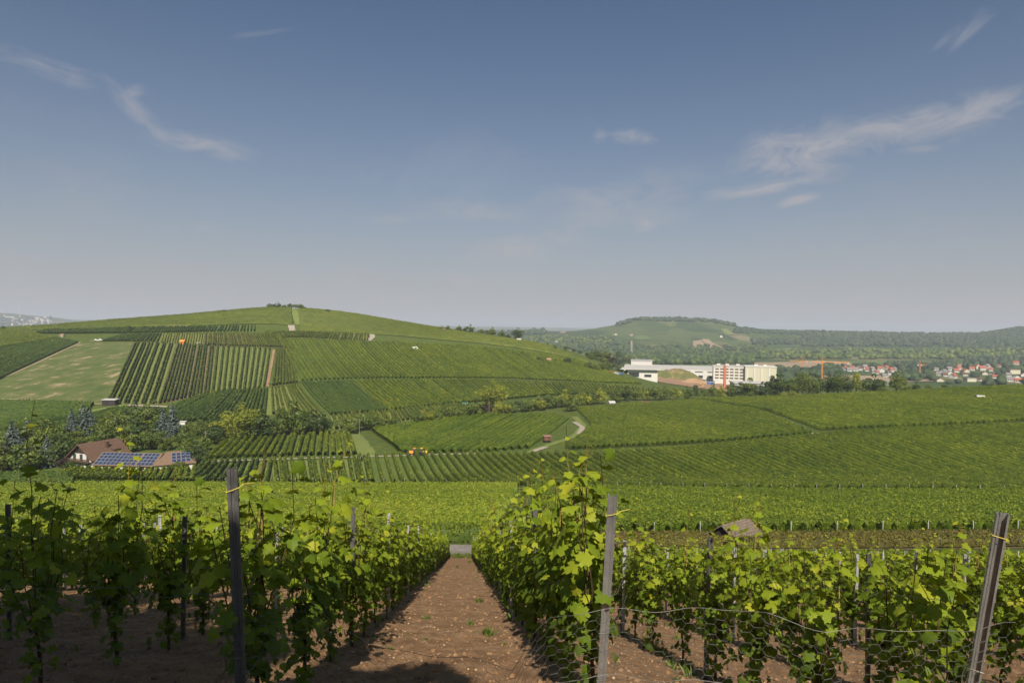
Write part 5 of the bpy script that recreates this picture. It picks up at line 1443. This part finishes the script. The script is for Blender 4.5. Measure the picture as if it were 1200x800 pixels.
# chips, dead leaves and small stones
n = 30000
yy = 3.5 + 42 * rng.random(n) ** 1.7; xx = (rng.random(n) * 1.8 - .9) * (yy + 1)
C = np.stack([xx, yy, soilz(xx, yy) + .006], -1); Nn = np.stack([rng.normal(0, .35, n), rng.normal(0, .35, n) - .2, np.ones(n)], -1)
V, F, r = scatter(C, (.008 + .022 * rng.random(n) ** 3) * (1 + yy * .012), Nn, HEX)
tag(link('leaf_litter', np_mesh('leaf_litter', V, [F], M['litter'], r)), 'pale chips and dry leaves strewn over the reddish soil', 'litter', None, 'stuff')
# loose clods
_iv = np.array([(0, 0, 1), (.9, 0, .4), (.28, .85, .35), (-.72, .53, .45), (-.72, -.53, .3), (.28, -.85, .4), (.6, .5, -.4), (-.3, .8, -.4), (-.9, 0, -.4), (-.3, -.8, -.4), (.7, -.5, -.4)])
_if = np.array([(0, 1, 2), (0, 2, 3), (0, 3, 4), (0, 4, 5), (0, 5, 1), (1, 6, 2), (2, 6, 7), (2, 7, 3), (3, 7, 8), (3, 8, 4), (4, 8, 9), (4, 9, 5), (5, 9, 10), (5, 10, 1), (1, 10, 6)])
n = 14000
yy = 4 + 34 * rng.random(n) ** 1.6; xx = (rng.random(n) * 1.8 - .9) * (yy + 1); s = .008 + .034 * rng.random(n) ** 3
CV = _iv[None] * s[:, None, None] * (1 + rng.normal(0, .22, (n, 11, 1))) * np.array([1, 1, .7]) + np.stack([xx, yy, soilz(xx, yy) + s * .2], -1)[:, None]
tag(link('soil_clods', np_mesh('soil_clods', CV.reshape(-1, 3), [(_if[None] + (np.arange(n) * 11)[:, None, None]).reshape(-1, 3)], M['soil'])), 'loose reddish clods lying on the vineyard soil', 'soil', None, 'stuff')
# weeds and grass along the rows
acc = Acc()


def tuft(x, y, s, m):
    a = rng.random(m) * 6.28; rr = s * .5 * np.sqrt(rng.random(m)); h = s * (.5 + .8 * rng.random(m))
    bx, by = x + np.cos(a) * rr, y + np.sin(a) * rr; lean = rng.normal(0, .35, (m, 2)) * h[:, None]; w = .006 + .004 * rng.random(m)
    t = rng.random(m) * 3.14; z = soilz(bx, by) - .02
    P = np.stack([np.stack([bx - np.cos(t) * w, by - np.sin(t) * w, z], -1), np.stack([bx + np.cos(t) * w, by + np.sin(t) * w, z], -1),
                  np.stack([bx + lean[:, 0] * .4 + np.cos(t) * w * .8, by + lean[:, 1] * .4 + np.sin(t) * w * .8, z + h * .6], -1), np.stack([bx + lean[:, 0], by + lean[:, 1], z + h], -1)], 1)
    acc.add(P.reshape(-1, 3), np.arange(m * 4).reshape(m, 4), np.repeat(rng.random(m), 4))


for (px, py, s) in ((552, 738, .16), (561, 706, .22), (571, 747, .26), (556, 747, .12), (500, 728, .16), (521, 700, .1), (536, 666, .3), (550, 660, .3), (560, 668, .2), (590, 760, .12), (457, 765, .1), (500, 752, .10)):
    p = at(px, py, 2, 64); tuft(p.x, p.y, s * .5, int(40 + s * 250))
for X0, y0, nm in rows_near:
    right = X0 > 0
    for _ in range(int(90 if right and X0 > 2.5 else 26)):
        y = rng.uniform(6, 62) if not right else 5 + 56 * rng.random() ** 1.4
        x = rx(X0, y) + (rng.normal(0, .2) if not (right and X0 > 4.5) else rng.uniform(-1.1, 1.1))
        if inview(x, y): tuft(x, y, rng.uniform(.05, .14), 22)
for _ in range(420):
    y = rng.choice((rng.uniform(62.9, 64.0), rng.uniform(67.0, 70.5))); x = rng.uniform(-9, 6); tuft(x, y, rng.uniform(.15, .4), 26)
tag(link('grass_tufts', acc.mesh('grass_tufts', M['grass_blade'])), 'grass and weeds growing along the vine rows', 'grass', None, 'stuff')


GRAPES = []
for cx_, cy_, tw in ((.16, .22, .0), (.45, .30, .25), (-.30, .55, -.2), (.75, .10, .15)):
    x_, y_ = GRAPE[0][:, 0], GRAPE[0][:, 1]
    z_ = -cx_ * np.abs(x_) ** 1.4 - cy_ * np.maximum(y_, 0) ** 2 + tw * x_ * y_ + .035 * np.sin(x_ * 13 + y_ * 9) + np.where(np.arange(19) % 2 == 0, .02, -.02)
    GRAPES.append((np.stack([x_, y_, z_], -1), GRAPE[1]))


# vines -------------------------------------------------------------
def vine_mesh(seed, shoots=1, lean_rows=.40, dens=1.0, low=1.0):
    g = np.random.default_rng(seed)
    tr, shs = MB(), []
    wob = [Vector((g.normal(0, .012), g.normal(0, .018), z)) for z in (0, .2, .4, .6, .78)]; wob[0] = Vector((0, 0, -.08))
    tr.tube(wob, [.020, .016, .015, .014, .011], 6)
    C, Nn, S, Rn = [], [], [], []

    def leaf(p, out, s, r):
        C.append(tuple(p)); Nn.append(tuple(out)); S.append(s); Rn.append(r)
    top = []
    nc = 7
    for k in range(nc):
        y1 = ((k + .5) / nc * 2 - 1) * lean_rows * 1.25 + g.normal(0, .05); x1 = g.normal(0, .10); zt = g.uniform(1.45, 2.05)
        a = Vector((wob[-1].x, wob[-1].y + (y1 * .3), .70 + g.normal(0, .05))); b = Vector((x1 * .4, y1 * .85, 1.15)); c = Vector((x1, y1 * 1.0, zt))
        if k % 2 == 0: tr.tube([wob[-1], a], .009, 5)
        pts = [a, a.lerp(b, .5) + Vector((g.normal(0, .02), g.normal(0, .02), 0)), b, b.lerp(c, .5) + Vector((g.normal(0, .03), g.normal(0, .03), 0)), c]
        tr.tube(pts, [.006, .006, .005, .004, .003], 4)
        m = int(21 * dens)
        for q in range(m):
            t = (q + g.random()) / m * 4; i0 = min(int(t), 3); p = pts[i0].lerp(pts[i0 + 1], t - i0)
            an = g.random() * 6.28; rr = g.uniform(.05, .19)
            off = Vector((math.cos(an) * rr * 1.15, math.sin(an) * rr, g.normal(-.01, .05)))
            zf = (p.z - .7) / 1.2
            leaf(p + off, (math.cos(an) * .8, math.sin(an) * .6, .35 + .5 * zf + g.normal(0, .3)), g.uniform(.080, .150), float(np.clip(g.normal(.32 + .42 * zf, .18), 0, 1)))  # leaves toned brighter upwards, sunlight on the canopy put into their colour
        top.append(c)
    m = int(70 * low)
    for q in range(m):
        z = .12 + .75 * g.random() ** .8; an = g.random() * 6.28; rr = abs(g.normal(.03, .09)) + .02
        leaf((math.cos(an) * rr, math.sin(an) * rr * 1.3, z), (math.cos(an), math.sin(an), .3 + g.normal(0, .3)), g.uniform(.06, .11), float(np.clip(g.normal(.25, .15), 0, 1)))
    for q in range(6 if low > .4 else 2):      # hanging side shoots near the foot
        pass
    for k in range(shoots):
        c = top[int(g.integers(len(top)))]; zt = g.uniform(.28, .75) * (1.0 if k else 1.15)
        d = Vector((g.normal(0, .10), g.normal(0, .14), 1)) * zt
        p1 = c + d * .5 + Vector((g.normal(0, .02), g.normal(0, .03), 0)); p2 = c + d + Vector((g.normal(0, .05), g.normal(0, .06), 0))
        sh = MB(); shs.append(sh)
        sh.tube([c - Vector((0, 0, .25)), c, p1, p2], [.0045, .0042, .0035, .0018], 5)
        for q in range(int(3 + zt * 9)):
            t = q / (3 + zt * 9); p = c.lerp(p1, t * 2) if t < .5 else p1.lerp(p2, t * 2 - 1)
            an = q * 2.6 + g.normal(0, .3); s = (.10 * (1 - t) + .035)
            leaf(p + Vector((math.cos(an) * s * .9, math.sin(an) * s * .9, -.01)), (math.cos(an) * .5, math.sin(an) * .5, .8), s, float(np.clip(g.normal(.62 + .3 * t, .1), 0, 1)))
            if q % 3 == 1:
                e = p + Vector((math.cos(an + 3) * .09, math.sin(an + 3) * .09, .07)); f = e + Vector((g.normal(0, .04), g.normal(0, .04), .02))
                sh.tube([p, e, f], [.0016, .0013, .0009], 3)
    C, Nn, S, Rn = np.array(C), np.array(Nn), np.array(S), np.array(Rn)
    A_ = Acc(); sel = g.integers(4, size=len(C))
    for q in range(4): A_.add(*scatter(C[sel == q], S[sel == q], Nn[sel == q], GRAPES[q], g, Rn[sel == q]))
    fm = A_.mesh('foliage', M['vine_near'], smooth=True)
    return tr.mesh('trunk', M['vine_wood'], True), fm, [q.mesh('shoot', M['shoot'], True) for q in shs]


VM = [vine_mesh(100 + k, [1, 0, 1, 2, 1, 1, 0, 1, 2, 1][k], .36 + .03 * (k % 3), [1, .85, 1.1, .95, .75, 1.05, .9, 1, 1.1, .8][k], [1, .6, .9, 1.2, .5, .8, 1.1, .7, 1, .9][k]) for k in range(10)]
cand = []
for ri, (X0, y0, nm) in enumerate(rows_near):
    y = y0 + .35; j = 0
    while y < YEND:
        x = rx(X0, y); j += 1
        if y > 2.5 and inview(x, y): cand.append((math.hypot(x, y), ri, j, x, y))
        y += 1.22 + rng.normal(0, .05)
cand.sort()
NEAR_VINES = cand[:300]
far_rows = {}
vis = {}
for d, ri, j, x, y in sorted(NEAR_VINES, key=lambda c: (c[1], c[2])): vis.setdefault(ri, []).append((j, x, y))
# photo positions that carry the long shoots standing against the fields
tall = [(655, 1), (736, 1), (848, 1), (890, 1), (1056, 1), (430, 0), (225, 0), (165, 0), (1100, 1)]
for ri, lst in vis.items():
    X0, y0, nm = rows_near[ri]
    for q, (j, x, y) in enumerate(lst):
        v = int(rng.integers(10)); z = gz(x, y)
        if ri in (0, 24) and q < 4: v = (3, 2, 0, 5)[q]
        e = empty('grapevine', (x + rng.normal(0, .03), y, z + .03), math.atan(-ROW_DX) * 1.0 + (math.pi if rng.random() < .5 else 0) + rng.normal(0, .06),
                  label='leafy grapevine, %s from the near end of the %s' % (ordinal(q + 1), nm), cat='vine', group='grapevines of the near vineyard')
        s = 1.0 + rng.normal(0, .05); dm = .91 if X0 < 0 else (.98 if X0 < 2 else .92)
        e.scale = (1.05 * s, s, s * dm)
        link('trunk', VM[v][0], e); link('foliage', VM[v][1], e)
        for sm_ in VM[v][2]: link('shoot', sm_, e)
# the rest of the rows
acc = Acc()
starts = {}
for d, ri, j, x, y in cand[300:]: starts.setdefault(ri, []).append((j, y))
for ri, lst in starts.items():
    X0 = rows_near[ri][0]; ysr = sorted(y for j, y in lst); seg = [ysr[0]]; prev = ysr[0]
    runs = []
    for yv in ysr[1:]:
        if yv - prev > 2.0: runs.append((seg[0], prev)); seg = [yv]
        prev = yv
    runs.append((seg[0], prev))
    for a, b in runs:
        hedge(acc, np.array([rx(X0, a - .5), a - .5]), np.array([rx(X0, b + .5), b + .5]), .32, 1.58 if X0 < 0 else 1.5, .45, 95, .125, .55, 0, .35, HEX)
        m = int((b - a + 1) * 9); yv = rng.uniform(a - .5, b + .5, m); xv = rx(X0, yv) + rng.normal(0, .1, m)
        acc.add(*scatter(np.stack([xv, yv, H(xv, yv) + (1.7 if X0 < 0 else 1.45) + rng.exponential(.14, m)], -1), .07 + .05 * rng.random(m), rng.normal(0, 1, (m, 3)) + [0, 0, .6], HEX, rnd=np.clip(rng.normal(.75, .15, m), 0, 1)))  # topmost leaves carry painted sunlight as a brighter tone
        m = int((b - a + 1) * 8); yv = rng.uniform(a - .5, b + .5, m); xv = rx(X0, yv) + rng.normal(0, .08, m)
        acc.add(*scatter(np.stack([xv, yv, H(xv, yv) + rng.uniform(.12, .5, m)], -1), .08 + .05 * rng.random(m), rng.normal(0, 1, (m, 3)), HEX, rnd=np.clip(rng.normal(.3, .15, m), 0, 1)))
tag(link('vine_rows', acc.mesh('vine_rows', M['vine_near'])), 'far ends of the near vine rows running down to the farm road', 'vineyard', None, 'stuff')


# posts ---------------------------------------------------------------
def profile_mesh(w, d, t, h, notch=True):
    """open steel channel, the mouth towards +y"""
    mb = MB(); lip = .010
    o = [(-w / 2, d / 2), (-w / 2, -d / 2), (-w * .18, -d / 2), (-w * .12, -d * .30), (w * .12, -d * .30), (w * .18, -d / 2), (w / 2, -d / 2), (w / 2, d / 2), (w / 2 - lip, d / 2), (w / 2 - lip, d / 2 - t), (w / 2 - t, d / 2 - t)]
    inn = [(w / 2 - t, -d / 2 + t), (w * .20 + t * .3, -d / 2 + t), (w * .13 + t * .3, -d * .30 + t), (-w * .13 - t * .3, -d * .30 + t), (-w * .20 - t * .3, -d / 2 + t), (-w / 2 + t, -d / 2 + t), (-w / 2 + t, d / 2 - t), (-w / 2 + lip, d / 2 - t), (-w / 2 + lip, d / 2)]
    pts = o + inn; n = len(pts)
    for z0, z1 in ((-.3, h),):
        mb.add([(x, y, z0) for x, y in pts] + [(x, y, z1) for x, y in pts], [[i, (i + 1) % n, (i + 1) % n + n, i + n] for i in range(n)])
        # caps as quads between outline and inner outline
        mb.add([(x, y, z1) for x, y in pts], [[0, 1, n - 4, n - 3], [1, 2, n - 5, n - 4], [2, 3, n - 6, n - 5], [3, 4, n - 7, n - 6], [4, 5, n - 8, n - 7], [5, 6, 11, 12], [6, 7, 10, 11], [7, 8, 9, 10], [0, n - 3, n - 2, n - 1]])
    if notch:
        for k in range(int(h / .10) - 2):
            z = h - .12 - k * .10
            for s in (-1, 1):
                mb.add([(s * w / 2, d * .1, z), (s * (w / 2 + .006), d * .1, z + .006), (s * (w / 2 + .006), d * .1, z + .022), (s * w / 2, d * .1, z + .014), (s * w / 2, d * .1 + .008, z), (s * (w / 2 + .006), d * .1 + .008, z + .006), (s * (w / 2 + .006), d * .1 + .008, z + .022), (s * w / 2, d * .1 + .008, z + .014)],
                       [(0, 1, 2, 3), (7, 6, 5, 4), (0, 4, 5, 1), (1, 5, 6, 2), (2, 6, 7, 3)])
    return mb


PM = {'big': profile_mesh(.060, .044, .0035, 2.04).mesh('profile', M['steel']), 'bigold': profile_mesh(.060, .044, .0035, 1.96).mesh('profile', M['steel_old']),
      'thin': profile_mesh(.052, .036, .003, 1.88).mesh('profile', M['steel_pale']), 'thinold': profile_mesh(.054, .038, .003, 1.86).mesh('profile', M['steel_old']),
      'far': MB().box(0, 0, -.2, .05, .04, 2.06).mesh('profile', M['steel_pale'])}


def loop(mb, z, w, d, r, m=0, tail=None, tilt=0.0):
    p = [(-w, -d, z - tilt), (w, -d, z + tilt), (w, d, z + tilt * .4), (-w, d, z - tilt * .6), (-w, -d, z - tilt)]
    mb.tube(p, r, 4, m)
    if tail: mb.tube([(w, -d, z + tilt)] + tail, r, 4, m)


def aim(e, base, top):
    """orient a post from its foot to its head"""
    d = (Vector(top) - Vector(base)).normalized(); e.rotation_mode = 'QUATERNION'
    q = d.to_track_quat('Z', 'Y'); return q


def end_post(base_px, base_d, top_px, top_d, mesh, face, label, key, tail=True):
    b = ray(*base_px) * base_d; t = ray(*top_px) * top_d; b[2] = gz(b[0], b[1])
    b, t = Vector(b), Vector(t); d = (t - b).normalized()
    yv = Vector(face); yv = (yv - d * yv.dot(d)).normalized(); xv = yv.cross(d)
    e = empty('end_post', b, 0, label=label, cat='post', group='end posts of the near vine rows')
    e.matrix_world = Matrix.Translation(b) @ Matrix((xv, yv, d)).transposed().to_4x4()
    o = link('profile', PM[mesh], e); hh = (t - b).length; o.scale = (1, 1, hh / {'big': 2.04, 'bigold': 1.96}[mesh])
    mb = MB(); loop(mb, hh - .13, .037, .028, .0028, tail=[(.06, -.02, hh - .10), (.12, .05, hh - .12)] if tail else None, tilt=.012); mb.build('twine', M['twine'], e)
    for z in key:
        mb = MB(); loop(mb, z, .037, .028, .0019, tail=[(.07, .05, z - .02), (.16, .5, z - .05)], tilt=.008); mb.build('wire_tie', M['wire'], e)
    return e, b, t


ep = {}
ep[0] = end_post((286, 905), 4.3, (272, 548), 4.1, 'bigold', (-.3, 1, 0), 'dark weathered end post, tallest, left of the soil alley', (1.35, 1.15, .6))
ep[24] = end_post((701, 862), 5.0, (718, 580), 4.5, 'big', (.15, 1, 0), 'shiny leaning end post with yellow twine, right of the soil alley', (1.2, .9, .5))
ep[25] = end_post((1112, 935), 4.25, (1175, 602), 3.8, 'big', (-.45, -1, 0), 'strongly leaning open channel end post at the right edge', (1.15, .82, .5), False)
cp = []
for ri, (X0, y0, nm) in enumerate(rows_near):
    y = y0 if ri not in (0, 24, 25) else {0: 4.25, 24: 4.75, 25: 4.1}[ri]; j = 0
    while y < YEND:
        x = rx(X0, y); j += 1
        if not (j == 1 and ri in ep) and inview(x, y): cp.append((math.hypot(x, y), ri, j, x, y))
        y += 4.4
cp.sort(); seen = {}
for d, ri, j, x, y in sorted(cp[:290], key=lambda c: (c[1], c[2])):
    seen[ri] = seen.get(ri, 0) + 1; X0, y0, nm = rows_near[ri]
    e = empty('vine_post', (x, y, gz(x, y)), rng.normal(0, .15), label='thin steel post, %s standing in the %s' % (ordinal(seen[ri]), nm), cat='post', group='intermediate posts of the near vine rows')
    e.rotation_euler = (rng.normal(0, .012), rng.normal(0, .012), rng.normal(0, .2))
    old = d < 12 and rng.random() < .6 or (ri, j) in ((0, 2), (25, 2), (26, 2), (1, 2))
    e.scale = (1, 1, 1 + rng.normal(0, .03))
    if d < 26:
        link('profile', PM['thinold' if old else 'thin'], e)
        if d < 16:
            for z in (.65, 1.05, 1.45, 1.80):
                mb = MB(); loop(mb, z, .030, .022, .0016); mb.build('wire_tie', M['wire'], e)
    else: link('profile', PM['far'], e)

# training wires
for ri in [0, 1, 2, 3, 24, 25, 26, 27]:
    X0, y0, nm = rows_near[ri]; e = empty('trellis_wires', (rx(X0, y0), y0, gz(rx(X0, y0), y0)), 0, label='set of thin training wires stretched along the ' + nm, cat='wires', group='training wires of the near rows')
    o0 = Vector(e.location)
    for hz_ in (.62, 1.02, 1.42, 1.76):
        pts = []; y = y0
        while y < min(YEND, 36):
            for f in (0, .5):
                yy_ = y + 4.4 * f; pts.append(Vector((rx(X0, yy_) + .025, yy_, (gz(rx(X0, y), y) * (1 - f) + gz(rx(X0, y + 4.4), y + 4.4) * f) + hz_ - (.02 if f else 0))) - o0)
            y += 4.4
        MB().tube(pts, .0017, 4).build('wire', M['wire'], e)

# wire netting in front -------------------------------------------------
FX = np.array([-2.35, -1.95, -1.55, -1.0, -.78, -.62, -.25, 0.0, .12, .32, .95, 1.3, 1.85, 2.2])
top_px = {-2.35: None}
prof = [(-10, 692), (60, 690), (120, 691), (200, 693), (300, 694), (360, 698), (392, 742), (440, 762), (520, 768), (600, 778), (622, 735), (645, 718), (700, 717), (800, 717), (900, 720), (960, 733), (1100, 736), (1210, 738)]
nodes = []
for px, py in prof:
    dd = 2.75 - .40 * (px / 1200.0); q = ray(px, py) * dd; nodes.append(q)
nodes = np.array(nodes); sl = np.concatenate([[0], np.cumsum(np.linalg.norm(np.diff(nodes[:, :2], axis=0), axis=1))])


def net(s, t):
    x, y, z = (np.interp(s, sl, nodes[:, k]) for k in range(3))
    zs = z - t
    y = y + .035 * math.sin(s * 5.1 + t * 3) + .02 * math.sin(s * 13 + 1) + .10 * t
    x = x + .008 * math.sin(t * 19 + s * 4)
    return Vector((x, y, zs + .006 * math.sin(s * 23)))


a, h = .0262, .0195
mb = MB(); cols = int(sl[-1] / (1.5 * a)); rws = 27
for i in range(cols):
    for j in range(rws):
        s = i * 1.5 * a; t = (j + .5 * (i % 2) + .5) * 2 * h
        P = [net(s - a / 2, t + h), net(s + a / 2, t + h), net(s + a, t), net(s + a / 2, t - h)]
        if P[0].z < gz(P[0].x, P[0].y) + .02: continue
        mb.tube([P[0], P[1]], .0011, 3, cap=False); mb.tube([P[1], P[2], P[3]], .0008, 3, cap=False)
e = empty('netting_fence', Vector(nodes[4]) - Vector((0, 0, 1.15)), 0, label='sagging hexagonal wire netting fence across the very front', cat='fence')


def shift(mb_): mb_.v = [tuple(Vector(v) - e.location) for v in mb_.v]; return mb_


shift(mb).build('netting', M['wire'], e)
for t in (0.0, .275, .63):
    w_ = MB(); w_.tube([net(s, t) for s in np.linspace(0, sl[-1] - .02, 110)], .0011 if t == 0 else .0009, 4); shift(w_).build('line_wire', M['wire'], e)

# trees standing behind the photographer, whose shade falls on the near rows
def big_tree(x, y, h, r, zc, n, seed, label, rz=3.2):
    g = np.random.default_rng(seed); e = empty('tree', (x, y, gz(x, y)), 0, label=label, cat='tree', group='trees behind the viewpoint')
    mb = MB(); mb.tube([(0, 0, -.2), (.1, 0, h * .35), (0, .1, h * .8)], [.24, .17, .05], 9)
    cs = []
    for k in range(16):
        d = Vector((g.normal(), g.normal(), g.normal())).normalized() * (g.random() ** .4); c = Vector((d.x * r * .75, d.y * r * .75, zc + d.z * rz * .75)); cs.append(c)
        mb.tube([(0, 0, h * (.25 + .4 * g.random())), Vector((0, 0, zc)).lerp(c, .5), c], [.08, .05, .015], 5)
    cs = np.array(cs); pk = g.integers(len(cs), size=n); d = g.normal(size=(n, 3)); d /= np.linalg.norm(d, axis=1, keepdims=True)
    C = cs[pk] + d * (r * .42 * g.random(n)[:, None] ** .4)
    V, F, rr = scatter(C, .16 + .10 * g.random(n), d + g.normal(0, .6, (n, 3)), HEX, g)
    mb.build('trunk', M['bark'], e, True); link('crown', np_mesh('crown', V, [F], M['tree_green'], rr), e)


for args in SHADE_TREES: big_tree(*args)

# ------------------------------------------------------------------ haze: one even body of air round everything
hm = bpy.data.materials.new('haze'); hm.use_nodes = True
N, L = hm.node_tree.nodes, hm.node_tree.links; N.clear()
pv = N.new('ShaderNodeVolumePrincipled'); pv.inputs['Color'].default_value = (.80, .86, .97, 1); pv.inputs['Density'].default_value = HAZE
pv.inputs['Anisotropy'].default_value = 0.0
ho = N.new('ShaderNodeOutputMaterial'); L.new(pv.outputs[0], ho.inputs['Volume'])
zlo, zhi = float(GZ.min()) - 2.0, max(26.0, float(GZ.max()) + 30)
x1 = float(np.abs(GX).max()) + 5
hz = MB().box(0, (GY[-1] - 45) / 2, zlo, 2 * x1, GY[-1] + 50, zhi - zlo).build('haze', hm); hz['kind'] = 'stuff'
